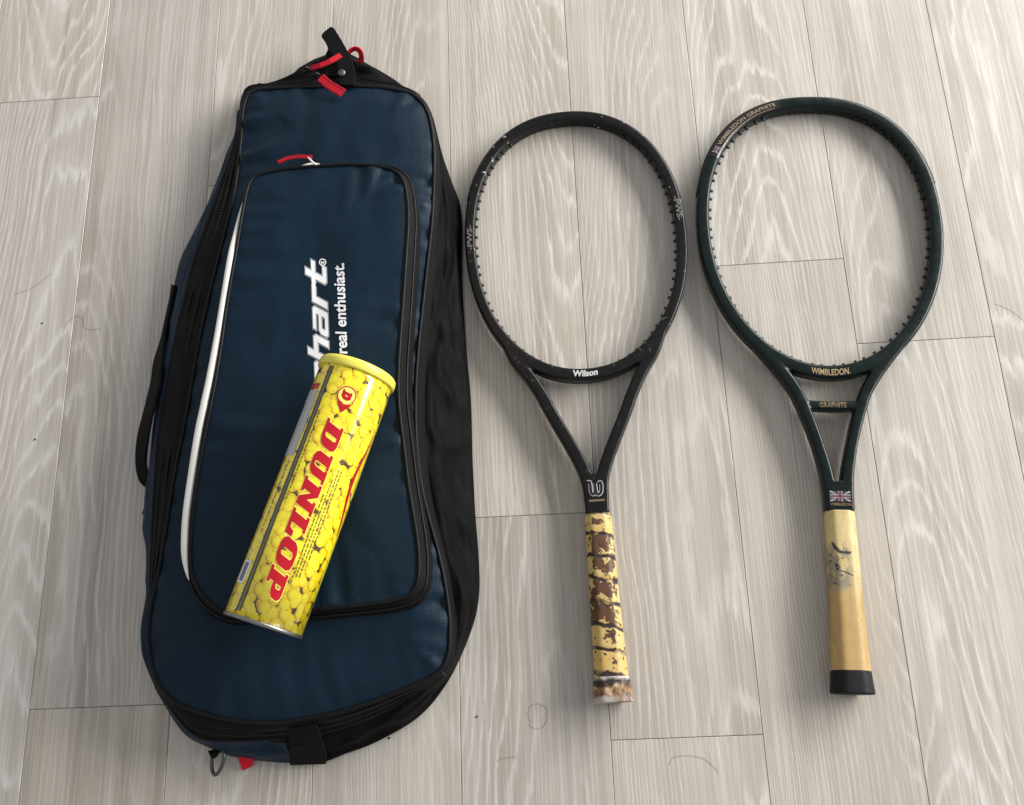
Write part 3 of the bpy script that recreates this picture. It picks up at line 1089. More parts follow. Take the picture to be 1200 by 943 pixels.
def sweep(path, ws, hs, closed=False, e=.36):
    """path: (x, u) list -> verts in racket frame"""
    m = len(path)
    V, Fc = [], []
    for i in range(m):
        a = path[(i - 1) % m] if closed or i else path[i]
        b = path[(i + 1) % m] if closed or i < m - 1 else path[i]
        t = np.array([b[0] - a[0], b[1] - a[1]])
        t = t / np.linalg.norm(t)
        nx, nu = -t[1], t[0]
        for n, z in section(ws[i], hs[i], e):
            x, u = path[i][0] + nx * n, path[i][1] + nu * n
            V.append((x, UB - u, zc(u) + z))
    for i in range(m if closed else m - 1):
        for k in range(20):
            j = (i + 1) % m
            Fc.append((i * 20 + k, i * 20 + (k + 1) % 20, j * 20 + (k + 1) % 20, j * 20 + k))
    if not closed:
        Fc.append(tuple(range(20)))
        Fc.append(tuple((m - 1) * 20 + k for k in range(20)))
    return V, Fc


def hoop(ut, ub, uc, a, nt, nb, n=260):
    """head centreline (x,u), evenly spaced, starting at the tip going right"""
    pts = []
    for k in range(2000):
        t = 2 * math.pi * k / 2000
        x = math.sin(t)
        y = -math.cos(t)
        ex = nt if y < 0 else nb
        xx = math.copysign(abs(x) ** (2 / ex), x) * a
        yy = math.copysign(abs(y) ** (2 / ex), y) * ((uc - ut) if y < 0 else (ub - uc))
        pts.append((xx, uc + yy))
    A = np.array(pts + pts[:1])
    d = np.r_[0, np.cumsum(np.linalg.norm(np.diff(A, axis=0), axis=1))]
    s = np.linspace(0, d[-1], n, endpoint=False)
    return [(float(np.interp(q, d, A[:, 0])), float(np.interp(q, d, A[:, 1]))) for q in s]


def fused(name, parts, mat, parent, voxel=.0011):
    """one moulded piece out of overlapping sweeps"""
    V, Fc = merge(*parts)
    me = bpy.data.meshes.new('tmp')
    me.from_pydata(V, [], Fc)
    bm = bmesh.new()
    bm.from_mesh(me)
    bmesh.ops.recalc_face_normals(bm, faces=bm.faces)
    bm.to_mesh(me)
    bm.free()
    o = bpy.data.objects.new('tmp', me)
    COL.objects.link(o)
    r = o.modifiers.new('r', 'REMESH')
    r.mode = 'VOXEL'
    r.voxel_size = voxel
    s = o.modifiers.new('s', 'SMOOTH')
    s.iterations = 4
    s.factor = .5
    dg = bpy.context.evaluated_depsgraph_get()
    m2 = bpy.data.meshes.new_from_object(o.evaluated_get(dg))
    bpy.data.objects.remove(o)
    m2.name = name
    m2.polygons.foreach_set('use_smooth', [True] * len(m2.polygons))
    m2.materials.clear()
    m2.materials.append(mat)
    f = bpy.data.objects.new(name, m2)
    COL.objects.link(f)
    f.parent = parent
    return f


def octagon(wx, hz, c=.30):
    x, z = wx / 2, hz / 2
    k = c
    return [(x, -z * (1 - 2 * k)), (x, z * (1 - 2 * k)), (x * (1 - 1.6 * k), z), (-x * (1 - 1.6 * k), z), (-x, z * (1 - 2 * k)), (-x, -z * (1 - 2 * k)), (-x * (1 - 1.6 * k), -z), (x * (1 - 1.6 * k), -z)]


def handle(rows, groove=None, sub=5, rough=0.0):
    """rows: (u, width, height); octagonal bar with rounded arrises"""
    V, Fc = [], []
    nn = 8 * sub
    for (u, wx, hz) in rows:
        oc = octagon(wx, hz)
        ring_ = []
        for k in range(8):
            a, b = oc[k], oc[(k + 1) % 8]
            for j in range(sub):
                t = j / sub
                ring_.append((a[0] + (b[0] - a[0]) * t, a[1] + (b[1] - a[1]) * t))
        ring_ = [((ring_[i - 1][0] + 2 * ring_[i][0] + ring_[(i + 1) % nn][0]) / 4, (ring_[i - 1][1] + 2 * ring_[i][1] + ring_[(i + 1) % nn][1]) / 4) for i in range(nn)]
        for i, (x, z) in enumerate(ring_):
            f = 1.0
            if groove:
                ph = (u - .23 * x * (1 if z > 0 else -1)) / .0235
                d = abs(ph - round(ph)) * .0235
                f -= .055 * math.exp(-(d / .0013) ** 2)
            if rough:
                f += rough * noise.fractal(Vector((x * 160, u * 160, z * 160)), 1, 2, 3)
            V.append((x * f, UB - u, zc(u) + z * f))
    for i in range(len(rows) - 1):
        for k in range(nn):
            Fc.append((i * nn + k, i * nn + (k + 1) % nn, (i + 1) * nn + (k + 1) % nn, (i + 1) * nn + k))
    Fc.append(tuple(range(nn)))
    Fc.append(tuple((len(rows) - 1) * nn + k for k in range(nn)))
    return V, Fc


def hoop_frame(H, i):
    n = len(H)
    a, b = H[(i - 1) % n], H[(i + 1) % n]
    t = np.array([b[0] - a[0], b[1] - a[1]])
    t /= np.linalg.norm(t)
    return t, np.array([-t[1], t[0]])


def inward(H, i, uc):
    t, nn = hoop_frame(H, i)
    c = np.array([0 - H[i][0], uc - H[i][1]])
    return nn if nn @ c > 0 else -nn


def grommets(H, uc, wd, idx, mat, parent, peg=.0050, r=.00125):
    parts = []
    for i in idx:
        nn = inward(H, i, uc)
        p = np.array(H[i])
        q0 = p + nn * (wd / 2 - .002)
        q1 = p + nn * (wd / 2 + peg)
        z = zc(p[1]) - .0005
        pa = [Vector((q0[0], UB - q0[1], z)), Vector((q1[0], UB - q1[1], z))]
        parts.append(tube(pa, [r * 1.25, r], 8))
    g = obj('grommets', *merge(*parts), mat, parent, world=False)
    g['kind'] = 'stuff'
    return g


def head_strip(H, i0, i1, off, w_, h_, zoff, n=None):
    """moulded strip that follows the hoop; off = outward shift"""
    path, ws, hs = [], [], []
    N = len(H)
    for i in range(i0, i1 + 1):
        nn = -inward(H, i % N, .17)
        p = np.array(H[i % N]) + nn * off
        path.append((p[0], p[1]))
        e = min(1, (i - i0 + 1) / 2, (i1 - i + 1) / 2)
        ws.append(w_)
        hs.append(h_)
    V, Fc = sweep(path, ws, hs, False, .4)
    return [(x, y, z + zoff) for x, y, z in V], Fc


def frame_mat(name, col, tint, chips, rough):
    k = NT(name)
    co = k.objco()
    n = k.noise(co, 14, 3)
    c = k.mix(n, col, tint)
    mid = k.noise(co, 90, 4, .6)
    c = k.mix(k.math('MULTIPLY', mid, .25), c, tuple(x * 2.2 for x in col))
    if chips:
        # paint chips, mostly on the top half of the head
        sep = k.n('ShaderNodeSeparateXYZ')
        k.l(co, sep.inputs[0])
        zone = k.ramp(sep.outputs[1], [(.30, .05), (.48, .35), (.60, 1.0)])
        ch = k.ramp(k.noise(co, 190, 2, .5), [(.655, 0.0), (.675, 1.0)])
        c2 = k.noise(co, 22, 2)
        ch = k.math('MULTIPLY', k.math('MULTIPLY', ch, zone), k.ramp(c2, [(.47, 0.0), (.53, 1.0)]))
        c = k.mix(ch, c, (.36, .33, .29))
        sc = k.ramp(k.noise(k.mapping(co, (1, .25, 1), rot=(0, 0, .7)), 330, 2, .5), [(.72, 0.0), (.75, 1.0)])
        c = k.mix(k.math('MULTIPLY', sc, .25), c, (.25, .23, .2))
        # a brownish fade on the left shoulder
        bz = k.ramp(sep.outputs[1], [(.33, 0.0), (.38, 1.0), (.44, 0.0)])
        bz = k.math('MULTIPLY', bz, k.ramp(k.math('ADD', sep.outputs[0], .5), [(.40, 1.0), (.45, 0.0)]))
        c = k.mix(k.math('MULTIPLY', bz, .6), c, (.024, .010, .008))
    k.set(Base_Color=c, Roughness=k.ramp(mid, [(.3, rough - .05), (.7, rough + .09)]))
    k.b.inputs['Specular IOR Level'].default_value = .28
    k.l(k.bump(k.noise(co, 500, 3), .05, .0004), k.b.inputs['Normal'])
    return k.m


def worn_grip():
    k = NT('worn_peeling_grip')
    co = k.objco()
    sep = k.n('ShaderNodeSeparateXYZ')
    k.l(co, sep.inputs[0])
    X, Y = sep.outputs[0], sep.outputs[1]
    n1 = k.noise(k.mapping(co, (1.0, .75, 1.0), loc=(.37, .11, .2)), 75, 4, .55, .6)
    n2 = k.noise(co, 340, 3, .6)
    cream = k.mix(n2, (.47, .315, .095), (.66, .51, .22))
    cream = k.mix(k.ramp(k.noise(co, 40, 3), [(.4, 0.0), (.7, .7)]), cream, (.58, .36, .085))
    # peeled areas: ragged patches between the turns of the wrap, mostly on the flat top facet
    u = k.math('SUBTRACT', UB, Y)
    ph = k.math('DIVIDE', k.math('SUBTRACT', u, k.math('MULTIPLY', X, .23)), .0235)
    ph = k.math('ADD', ph, k.math('MULTIPLY', k.math('SUBTRACT', k.noise(co, 70, 2), .5), .42))
    fr = k.math('ABSOLUTE', k.math('SUBTRACT', ph, k.math('ROUND', ph)))        # 0 at a groove, .5 between
    turn = k.math('FLOOR', ph)
    wn = k.n('ShaderNodeTexWhiteNoise', noise_dimensions='1D')
    k.l(turn, wn.inputs['W'])
    rnd = wn.outputs['Value']
    inturn = k.math('SUBTRACT', ph, turn)
    rag = k.math('SUBTRACT', n1, .5)
    rag2 = k.math('SUBTRACT', k.noise(co, 260, 4, .6, .4), .5)
    rg = k.math('ADD', k.math('MULTIPLY', rag, 2.6), k.math('MULTIPLY', rag2, 1.2))
    # box in (across, along the turn), edges ragged
    ex = k.math('SUBTRACT', k.math('ADD', .0085, k.math('MULTIPLY', rnd, .006)), k.math('ABSOLUTE', k.math('ADD', X, k.math('MULTIPLY', k.math('SUBTRACT', rnd, .35), .007))))
    ey = k.math('SUBTRACT', k.math('ADD', .22, k.math('MULTIPLY', rnd, .38)), k.math('ABSOLUTE', k.math('SUBTRACT', inturn, .46)))
    q = k.math('MINIMUM', k.math('MULTIPLY', ex, 110.0), k.math('MULTIPLY', ey, 2.6))
    ends = k.ramp(Y, [(.028, 0.0), (.060, 0.45), (.080, 1.0), (.163, 1.0), (.174, 0.3)])
    val = k.math('ADD', q, k.math('MULTIPLY', rg, 1.5))
    val = k.math('ADD', val, k.math('MULTIPLY', k.math('SUBTRACT', ends, 1.0), .8))
    val = k.math('MULTIPLY', val, .5)
    peel = k.ramp(val, [(.05, 0.0), (.09, 1.0)])
    brown = k.mix(n2, (.050, .020, .009), (.145, .062, .025))
    c = k.mix(peel, cream, brown)
    rim = k.ramp(val, [(.02, 0.0), (.05, 1.0), (.09, 1.0), (.13, 0.0)])
    c = k.mix(k.math('MULTIPLY', rim, .45), c, (.05, .024, .012))
    fr2 = k.math('ADD', fr, k.math('MULTIPLY', rag2, .12))
    gl = k.math('MULTIPLY', k.ramp(fr2, [(.07, 1.0), (.13, 0.0)]), k.ramp(k.noise(co, 60, 2), [(.34, .15), (.48, 1.0)]))
    c = k.mix(gl, c, (.022, .012, .009))
    sp = k.ramp(k.noise(co, 210, 2, .5), [(.63, 0.0), (.66, 1.0)])
    c = k.mix(sp, c, (.03, .018, .012))
    k.set(Base_Color=c, Roughness=.5)
    k.l(k.bump(k.math('SUBTRACT', k.math('MULTIPLY', n2, .3), peel), .6, .0006), k.b.inputs['Normal'])
    return k.m


def butt_worn():
    k = NT('worn_butt_cap')
    co = k.objco()
    n1 = k.noise(co, 120, 4, .6, .5)
    sep = k.n('ShaderNodeSeparateXYZ')
    k.l(co, sep.inputs[0])
    Y = sep.outputs[1]
    c = k.ramp(n1, [(.36, (.012, .010, .009)), (.45, (.10, .045, .018)), (.55, (.30, .17, .07)), (.66, (.55, .44, .30))])
    yj = k.math('ADD', Y, k.math('MULTIPLY', k.math('SUBTRACT', k.noise(co, 150, 3), .5), .006))
    wl = k.ramp(yj, [(.0205, 0.0), (.0215, 1.0)])
    c = k.mix(k.math('MULTIPLY', wl, k.ramp(n1, [(.38, .35), (.55, 1.0)])), c, (.52, .50, .46))
    dkb = k.math('MULTIPLY', k.ramp(yj, [(.0155, 0.0), (.0165, 1.0)]), k.ramp(yj, [(.0200, 1.0), (.0208, 0.0)]))
    c = k.mix(dkb, c, (.010, .009, .009))
    lo = k.math('MULTIPLY', k.ramp(yj, [(.0040, 1.0), (.0052, 0.0)]), k.ramp(k.math('ADD', sep.outputs[0], k.math('MULTIPLY', n1, .02)), [(.006, .9), (.016, .25)]))
    c = k.mix(lo, c, (.46, .42, .37))
    k.set(Base_Color=c, Roughness=.5)
    k.l(k.bump(n1, .4, .0008), k.b.inputs['Normal'])
    return k.m


def leather_grip():
    k = NT('tan_leather_grip')
    co = k.objco()
    sep = k.n('ShaderNodeSeparateXYZ')
    k.l(co, sep.inputs[0])
    X, Y = sep.outputs[0], sep.outputs[1]
    n1 = k.noise(co, 60, 5, .6)
    n2 = k.noise(k.mapping(co, (1, .3, 1)), 240, 4, .6)
    lowc = k.mix(n1, (.38, .235, .075), (.52, .355, .135))
    upc = k.mix(n1, (.54, .41, .16), (.64, .52, .25))
    c = k.mix(k.ramp(Y, [(.085, 0.0), (.125, 1.0)]), lowc, upc)
    c = k.mix(k.math('MULTIPLY', k.ramp(n2, [(.52, 0.0), (.72, 1.0)]), .35), c, (.34, .19, .06))
    # grey-blue rub marks and dark scuffs
    zone = k.math('MULTIPLY', k.ramp(Y, [(.096, 0.0), (.104, 1.0), (.140, 1.0), (.150, 0.0)]), k.ramp(X, [(.0, 1.0), (.006, .0)]))
    m = k.math('MULTIPLY', zone, k.ramp(k.noise(k.mapping(co, (1, .6, 1), loc=(.2, .03, 0)), 110, 4, .6), [(.40, 0.0), (.52, 1.0)]))
    c = k.mix(k.math('MULTIPLY', m, .80), c, (.17, .18, .165))
    m2 = k.math('MULTIPLY', zone, k.ramp(k.noise(k.mapping(co, (1, 1, 1), loc=(.7, .2, 0)), 180, 3, .6), [(.60, 0.0), (.64, 1.0)]))
    c = k.mix(m2, c, (.02, .02, .02))
    edge = k.math('MULTIPLY', k.ramp(k.math('ABSOLUTE', X), [(.0105, 0.0), (.0140, 1.0)]), k.ramp(k.noise(k.mapping(co, (1, .2, 1)), 70, 3), [(.45, 0.0), (.62, 1.0)]))
    c = k.mix(k.math('MULTIPLY', edge, .45), c, (.14, .085, .035))
    gm = k.ramp(k.noise(k.mapping(co, (1, .5, 1), loc=(.3, .5, .1)), 45, 5, .65), [(.45, 0.0), (.75, 1.0)])
    c = k.mix(k.math('MULTIPLY', gm, .45), c, (.30, .20, .09))
    sp = k.ramp(k.noise(co, 300, 2, .5), [(.66, 0.0), (.70, 1.0)])
    c = k.mix(k.math('MULTIPLY', sp, .5), c, (.16, .09, .035))
    k.set(Base_Color=c, Roughness=k.ramp(n1, [(.3, .46), (.7, .62)]))
    k.l(k.bump(n2, .18, .0005), k.b.inputs['Normal'])
    return k.m


M['frame1'] = frame_mat('scuffed_black_lacquer', (.0036, .0036, .0038), (.0052, .0047, .0046), True, .30)
M['frame2'] = frame_mat('dark_green_lacquer', (.0013, .0058, .0047), (.0020, .0080, .0066), False, .27)
M['bumper'] = plain('black_bumper_plastic', (.0045, .0045, .0048), .5, spec=.25, var=.3)
M['bumper2'] = plain('dark_bumper_plastic', (.003, .006, .0055), .45, spec=.25, var=.3)
M['grommet'] = plain('black_nylon_grommet', (.006, .006, .006), .45)
M['grip1'] = worn_grip()
M['butt1'] = butt_worn()
M['grip2'] = leather_grip()
M['rubber'] = plain('black_rubber', (.0050, .0050, .0055), .6, spec=.25, var=.25)
M['gold'] = plain('gold_print', (.40, .29, .15), .4, .2, var=.1)
M['dimgold2'] = plain('worn_gold_print', (.27, .21, .13), .45, .1, var=.3)
M['dimgold'] = plain('faded_gold_print', (.20, .14, .07), .45, .1, var=.4)
M['silverprint'] = plain('pale_grey_print', (.58, .58, .56), .45, var=.1)
M['dimsilver'] = plain('faded_grey_print', (.13, .125, .115), .5, var=.6, nscale=600)
M['decal_black'] = plain('black_decal', (.010, .008, .008), .3, var=.2)
M['flag_red'] = plain('flag_red', (.14, .03, .04), .4)
M['flag_blue'] = plain('flag_blue', (.03, .035, .06), .4)
M['scuff'] = plain('dark_scuff', (.035, .035, .032), .6, var=.5, nscale=900)
M['flag_white'] = plain('flag_white', (.30, .27, .28), .4, var=.3)

def at_u(H, u, side):
    best = min((abs(h[1] - u), i) for i, h in enumerate(H) if h[0] * side > 0)
    return best[1]


# ---- racket with black frame
rk1 = racket_root('tennis_racket', (661.5, 131), (718.5, 823), .012, 'black racket with triangular throat and worn peeling yellow grip')
W1, H1 = .0122, .0186
hp = hoop(.0062, .3400, .168, .1215, 2.22, 2.12)
n1 = len(hp)
ws = []
for (x, u) in hp:
    ws.append(W1 + .0016 * max(0, (u - .26) / .08))
parts = [sweep(hp, ws, [H1] * n1, True)]
for sg in (-1, 1):
    arm = catmull([*[hp[(at_u(hp, q, sg))] for q in (.262, .278, .294)], (sg * .0765, .317), (sg * .0610, .340), (sg * .0480, .365), (sg * .0365, .390), (sg * .0245, .415), (sg * .0135, .440), (sg * .0075, .460), (sg * .0062, .480), (sg * .0060, .493)], 60)
    wa = np.interp(np.linspace(0, 1, 60), [0, .3, .5, .75, .88, 1], [.0118, .0126, .0130, .0135, .0142, .0136])
    parts.append(sweep([tuple(q) for q in arm], list(wa), [H1] * 60))
parts.append(sweep([(0, .452), (0, .462), (0, .480), (0, .4945), (0, .4955), (0, .512)], [.012, .018, .0235, .0240, .020, .020], [H1, H1, .0192, .0195, .016, .016], False, .3))
fr1 = fused('frame', parts, M['frame1'], rk1)
# bumper guard round the tip
i1 = int(n1 * .205)
obj('bumper_guard', *head_strip(hp, n1 - int(n1 * .185), n1 + i1, .0052, .0042, .0145, -.0006), M['bumper'], rk1, world=False)
idx = [int(round(n1 * t)) % n1 for t in np.linspace(.085, .915, 62)]
idx = [i for i in idx if abs(hp[i][1] - .34) > .001]
grommets(hp, .168, W1, idx, M['grommet'], rk1, .0028, .0017)
rows = [(u, np.interp(u, [.494, .50, .58, .655, .664], [.0265, .0285, .0300, .0335, .0345]), np.interp(u, [.494, .58, .664], [.024, .0265, .029])) for u in np.linspace(.4945, .664, 170)]
gr = obj('grip', *handle(rows, True, 5, .006), M['grip1'], rk1, world=False)
rows = [(.660, .0350, .0295), (.6615, .0362, .0305), (.666, .0372, .0315), (.674, .0385, .0325), (.681, .0402, .0332), (.6838, .0404, .0332), (.6845, .0396, .0326)]
rows = [(u, np.interp(u, [r[0] for r in rows], [r[1] for r in rows]), np.interp(u, [r[0] for r in rows], [r[2] for r in rows])) for u in np.linspace(.660, .6845, 40)]
obj('butt_cap', *handle(rows, None, 5, .010), M['butt1'], rk1, world=False)


def topz(u, h, lift=.0003):
    return zc(u) + h / 2 + lift


bvh1 = BVHTree.FromPolygons([v.co for v in fr1.data.vertices], [tuple(p.vertices) for p in fr1.data.polygons])


def onf(bvh, x, u, lift=.00035):
    y = UB - u
    h = bvh.ray_cast(Vector((x, y, .2)), Vector((0, 0, -1)))
    z = h[0].z if h[0] else .019
    return Vector((x, y, z + lift))


# lettering on the bridge
tw = fit2d(text2d('Wilson', 1, .035, .12, .2), 1.0)
th_ = max(v[1] for v in tw[0])
decal('bridge_lettering', tw, lambda x, y: onf(bvh1, -.0145 + x * .027, .3435 - y / th_ * .0075 - .20 * (x - .5) ** 2 * .02), M['silverprint'], rk1, False)


# emblem on the shaft: a double-lined W over a bar
def stroke2d(pts, w):
    a = catmull(pts, 26)
    L_, R_ = [], []
    for i in range(26):
        t = a[min(i + 1, 25)] - a[max(i - 1, 0)]
        t /= np.linalg.norm(t)
        n_ = np.array([-t[1], t[0]]) * w / 2
        L_.append(tuple(a[i] + n_))
        R_.append(tuple(a[i] - n_))
    return L_, R_


wpts = [(-.98, .92), (-.72, .98), (-.66, .5), (-.64, -.35), (-.45, -.72), (-.18, -.62), (-.06, -.1), (-.05, .70), (-.05, .72)]
wpts2 = [(-.05, .72), (0, .1), (.06, -.55), (.35, -.78), (.68, -.5), (.80, .1), (.80, .62), (.66, .90), (.50, .72)]


def wline(w, lift, mat, nm):
    V, Fc = [], []
    for pts in (wpts, wpts2):
        L_, R_ = stroke2d(pts, w)
        o = len(V)
        for a, b in zip(L_, R_):
            V += [a, b]
        Fc += [(o + 2 * i, o + 2 * i + 1, o + 2 * i + 3, o + 2 * i + 2) for i in range(25)]
    decal(nm, (V, Fc), lambda x, y: onf(bvh1, -.0003 + x * .0078, .4690 - y * .0080, lift), mat, rk1, False)


wline(.54, .0003, M['silverprint'], 'emblem_outline')
wline(.36, .0006, M['decal_black'], 'emblem')
decal('emblem_bar', cut2d(to_mesh2d((lambda c: c)(bpy.data.curves.new('x', 'CURVE'))), 1) if False else ([(-1, -1), (1, -1), (1, 1), (-1, 1)], [(0, 1, 2, 3)]), lambda x, y: onf(bvh1, x * .0082, .4815 - y * .0010, .0004), M['dimgold'], rk1, False)


# side letters follow the hoop
def along(H, uc, bvh, i_start, i_end, yoff, hgt, lift=.0004):
    """maps x 0..1 along hoop index range, y 0..1 across (towards outside)"""
    def fn(x, y):
        f = i_start + (i_end - i_start) * x
        i = int(math.floor(f))
        t = f - i
        n = len(H)
        p = np.array(H[i % n]) * (1 - t) + np.array(H[(i + 1) % n]) * t
        nn = -inward(H, i % n, uc)
        q = p + nn * (yoff + y * hgt)
        return onf(bvh, q[0], q[1], lift)
    return fn


for side, ua, ub_ in ((1, .128, .160), (-1, .178, .148)):
    t = fit2d(text2d('-PWS-', 1, .03, 0, .2), 1.0, 1.0)
    decal('side_lettering', t, along(hp, .168, bvh1, at_u(hp, ua, side), at_u(hp, ub_, side), -.0030, .0062), M['dimsilver'], rk1, False)

# ---- racket with dark green frame
rk2 = racket_root('tennis_racket', (947.5, 115), (997.5, 813), .012, 'dark green racket with two bars in its throat and smooth tan grip')
W2, H2 = .0148, .0190
hq = hoop(.0074, .3510, .168, .1303, 2.32, 2.0)
n2 = len(hq)
parts = [sweep(hq, [W2 + .0004 * max(0, (u - .3) / .04) for x, u in hq], [H2] * n2, True, .5)]
for sg in (-1, 1):
    arm = catmull([*[hq[(at_u(hq, q, sg))] for q in (.245, .268, .290)], (sg * .0690, .326), (sg * .0510, .350), (sg * .0385, .370), (sg * .0300, .390), (sg * .0220, .415), (sg * .0155, .440), (sg * .0105, .465), (sg * .0083, .488), (sg * .0078, .501)], 60)
    wa = np.interp(np.linspace(0, 1, 60), [0, .3, .5, .75, .88, 1], [.0140, .0140, .0135, .0120, .0135, .0150])
    parts.append(sweep([tuple(q) for q in arm], list(wa), [H2] * 60, False, .5))
parts.append(sweep([(-.030, .3875), (0, .3890), (.030, .3875)], [.0088] * 3, [.0165] * 3, False, .5))
parts.append(sweep([(0, .472), (0, .482), (0, .492), (0, .5035), (0, .5045), (0, .515)], [.012, .020, .0265, .0290, .022, .022], [H2, H2, .0192, .0195, .016, .016], False, .35))
fr2 = fused('frame', parts, M['frame2'], rk2)
bvh2 = BVHTree.FromPolygons([v.co for v in fr2.data.vertices], [tuple(p.vertices) for p in fr2.data.polygons])
obj('bumper_guard', *head_strip(hq, n2 - int(n2 * .205), n2 + int(n2 * .195), .0062, .0048, .0150, -.0008), M['bumper2'], rk2, world=False)
idx = [int(round(n2 * t)) % n2 for t in np.linspace(.06, .94, 66)]
grommets(hq, .168, W2, idx, M['grommet'], rk2, .0030, .0018)
rows = [(u, np.interp(u, [.503, .510, .58, .663], [.0290, .0305, .0320, .0370]), np.interp(u, [.503, .58, .663], [.0255, .027, .0295])) for u in np.linspace(.5035, .664, 130)]
gp2 = obj('grip', *handle(rows, None, 5, .004), M['grip2'], rk2, world=False)
rows = [(.6625, .0372, .0296), (.6632, .0380, .0306), (.668, .0386, .0312), (.676, .0400, .0322), (.6820, .0416, .0330), (.6838, .0414, .0330), (.6845, .0404, .0322)]
rows = [(u, np.interp(u, [r[0] for r in rows], [r[1] for r in rows]), np.interp(u, [r[0] for r in rows], [r[2] for r in rows])) for u in np.linspace(.6625, .6845, 36)]
obj('butt_cap', *handle(rows, None, 5, .003), M['rubber'], rk2, world=False)
tw = fit2d(text2d('WIMBLEDON.', 1, .02, 0, .2), 1.0)
th2 = max(v[1] for v in tw[0])
decal('bridge_lettering', tw, lambda x, y: onf(bvh2, -.0205 + x * .041, .3562 - y / th2 * .0072 - .0092 * (x - .5) ** 2), M['gold'], rk2, False)
tw2 = fit2d(text2d('GRAPHITE', 1, .012, 0, .2), 1.0)
th3 = max(v[1] for v in tw2[0])
decal('bar_lettering', tw2, lambda x, y: onf(bvh2, -.0140 + x * .028, .3910 - y / th3 * .0048), M['dimgold'], rk2, False)


def flag(fn, parent):
    q = lambda pts: (pts, [tuple(range(len(pts)))])
    decal('flag_ground', q([(-1, -.6), (1, -.6), (1, .6), (-1, .6)]), lambda x, y: fn(x, y, .0003), M['flag_blue'], parent, False)
    V, Fc = [], []
    for sx in (-1, 1):
        for sy in (-1, 1):
            o = len(V)
            V += [(0, 0), (sx * .80, sy * .6), (sx * 1.0, sy * .6), (sx * 1.0, sy * .46)]
            V[o:o + 1] = [(sx * .06, sy * .0)]
            Fc.append((o, o + 1, o + 2, o + 3))
    decal('flag_saltire', (V, Fc), lambda x, y: fn(x, y, .0005), M['flag_white'], parent, False)
    decal('flag_cross', ([(-1, -.2), (1, -.2), (1, .2), (-1, .2), (-.2, -.6), (.2, -.6), (.2, -.2), (-.2, -.2), (-.2, .2), (.2, .2), (.2, .6), (-.2, .6)], [(0, 1, 2, 3), (4, 5, 6, 7), (8, 9, 10, 11)]), lambda x, y: fn(x, y, .0007), M['flag_white'], parent, False)
    decal('flag_cross_red', ([(-1, -.09), (1, -.09), (1, .09), (-1, .09), (-.10, -.6), (.10, -.6), (.10, -.09), (-.10, -.09), (-.10, .09), (.10, .09), (.10, .6), (-.10, .6)], [(0, 1, 2, 3), (4, 5, 6, 7), (8, 9, 10, 11)]), lambda x, y: fn(x, y, .0009), M['flag_red'], parent, False)


bvg = BVHTree.FromPolygons([v.co for v in gp2.data.vertices], [tuple(p.vertices) for p in gp2.data.polygons])
for pts, wd in (([(-.0118, .5365), (-.0095, .5420), (-.0060, .5462), (-.0015, .5475), (.0020, .5470)], .0030), ([(.0008, .5455), (.0022, .5478), (.0060, .5470)], .0028),
                ([(-.0100, .5590), (-.0085, .5620), (-.0090, .5655)], .0034), ([(-.0085, .5650), (-.0030, .5668), (.0030, .5690), (.0065, .5712)], .0010)):
    L_, R_ = stroke2d(pts, wd)
    V = []
    for q, (a, b) in enumerate(zip(L_, R_)):
        e = math.sin(math.pi * (q + .4) / 26.0) ** .5
        m_ = ((a[0] + b[0]) / 2, (a[1] + b[1]) / 2)
        V += [(m_[0] + (a[0] - m_[0]) * e, m_[1] + (a[1] - m_[1]) * e), (m_[0] + (b[0] - m_[0]) * e, m_[1] + (b[1] - m_[1]) * e)]
    decal('scuff_mark', (V, [(2 * i, 2 * i + 1, 2 * i + 3, 2 * i + 2) for i in range(25)]), lambda x, y: onf(bvg, x, y, .0003), M['scuff'], rk2, False)
flag(lambda x, y, l: onf(bvh2, x * .0105, .4885 - y * .0092, l), rk2)
tw3 = fit2d(text2d('WIMBLEDON', 1, .015, 0, .2), 1.0)
th4 = max(v[1] for v in tw3[0])
decal('shaft_lettering', tw3, lambda x, y: onf(bvh2, -.0105 + x * .021, .4985 - y / th4 * .0030), M['dimgold'], rk2, False)
# black band with gold lettering on the upper left of the head
ia, ib = at_u(hq, .078, -1), at_u(hq, .012, -1)


def grid2d(n, m):
    return [(i / n, j / m) for i in range(n + 1) for j in range(m + 1)], [(i * (m + 1) + j, i * (m + 1) + j + 1, (i + 1) * (m + 1) + j + 1, (i + 1) * (m + 1) + j) for i in range(n) for j in range(m)]


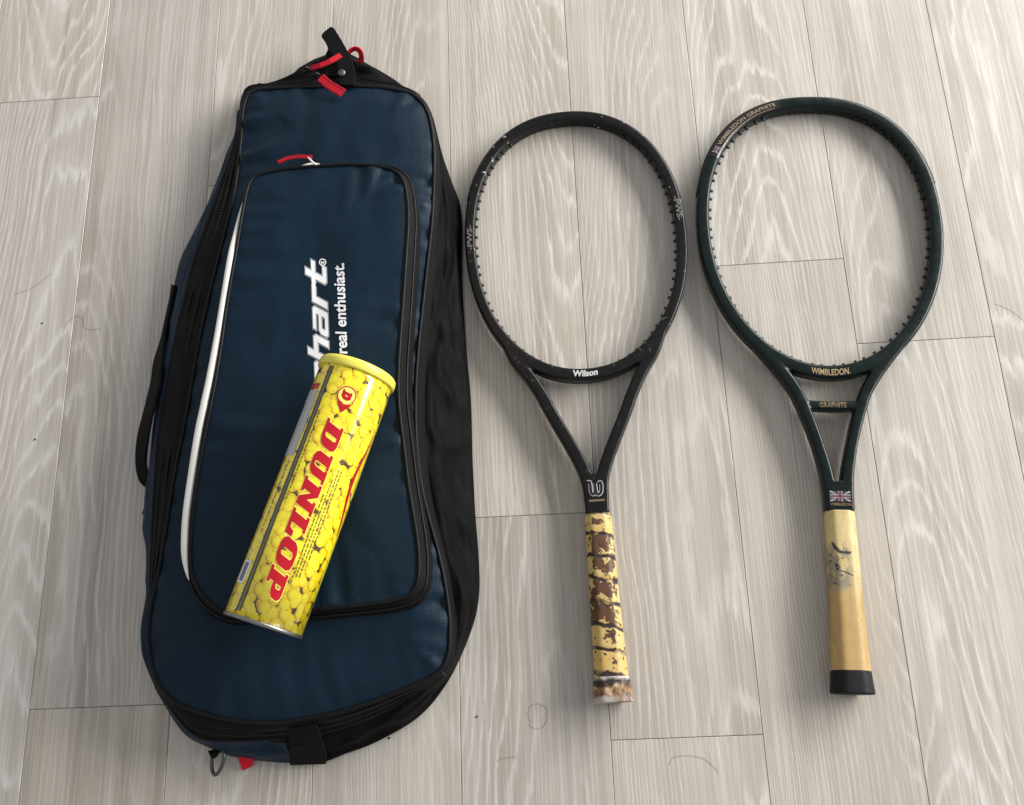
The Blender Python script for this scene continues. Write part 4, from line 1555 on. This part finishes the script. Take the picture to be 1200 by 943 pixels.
decal('head_band', grid2d(40, 6), along(hq, .168, bvh2, ia - 1, ib + 1, -.0060, .0118, .0003), M['decal_black'], rk2, False)
tw4 = fit2d(text2d('WIMBLEDON GRAPHITE', 1, .015, 0, .15), 1.0, 1.0)
f4 = along(hq, .168, bvh2, ia, ib, -.0026, .0058, .0006)
decal('head_lettering', tw4, lambda x, y: f4(.13 + x * .86, .08 + y * .84), M['dimgold2'], rk2, False)
decal('head_line', grid2d(30, 1), lambda x, y: f4(.03 + x * .94, -.36 + y * .10), M['dimgold2'], rk2, False)
fb = along(hq, .168, bvh2, ia, ib, 0, 1, 0)
flag(lambda x, y, l: fb(.055 + x * .045, y * .0058) + Vector((0, 0, l + .0003)), rk2)

# ------------------------------------------------------------------ stray hairs and crumbs on the floor
M['hair'] = plain('dark_hair', (.11, .09, .07), .5)
M['crumb'] = plain('dark_crumb', (.05, .045, .03), .9)
HAIRS = [([(17, 345), (30, 341), (44, 334), (55, 325), (62, 320)], 'short straight dark hair on the floor left of the bag'),
         ([(622, 846), (619, 836), (622, 826), (631, 824), (640, 829), (641, 842), (635, 852), (626, 853), (620, 848)], 'coiled dark hair left of the worn grip on the floor'),
         ([(784, 896), (788, 888), (798, 885), (812, 885), (826, 889), (838, 899), (842, 905)], 'arched hair on the floor between the two handles'),
         ([(74, 390), (78, 380), (88, 371), (97, 373), (98, 382), (106, 387), (118, 385)], 'curly thin hair on the floor beside the carry handle'),
         ([(1165, 356), (1178, 361), (1190, 368), (1199, 376)], 'thin hair at the far right edge of the floor'),
         ([(582, 893), (586, 889), (596, 887), (606, 886)], 'short bent hair on the floor below the bag')]
for pts, lab in HAIRS:
    q = catmull(pts, 40)
    o = obj('hair', *tube([P(x, y, .0004) for x, y in q], .00011, 5), M['hair'], None)
    o['label'] = lab
    o['category'] = 'hair'
    o['group'] = 'hairs on the floor'
CR_ = [(171, 733, 'tiny dark crumb on the floor by the left side of the bag'), (456, 864, 'tiny crumb on the floor below the lower right of the bag'), (559, 839, 'tiny dark speck near the plank seam right of the bag'),
       (49, 379, 'tiny speck on the floor by the curly hair'), (41, 514, 'tiny speck on the left plank beside the carry handle')]
for x, y, lab in CR_:
    c = P(x, y, .0006)
    bm = bmesh.new()
    bmesh.ops.create_icosphere(bm, subdivisions=1, radius=.0011)
    V = [Vector((v.co.x * 1.3, v.co.y, v.co.z * .5)) * (1 + .5 * noise.noise(v.co * 900 + Vector((x, y, 0)))) + c for v in bm.verts]
    Fc = [[v.index for v in f.verts] for f in bm.faces]
    bm.free()
    o = obj('crumb', V, Fc, M['crumb'], None, smooth=False)
    o['label'] = lab
    o['category'] = 'crumb'
    o['group'] = 'crumbs on the floor'
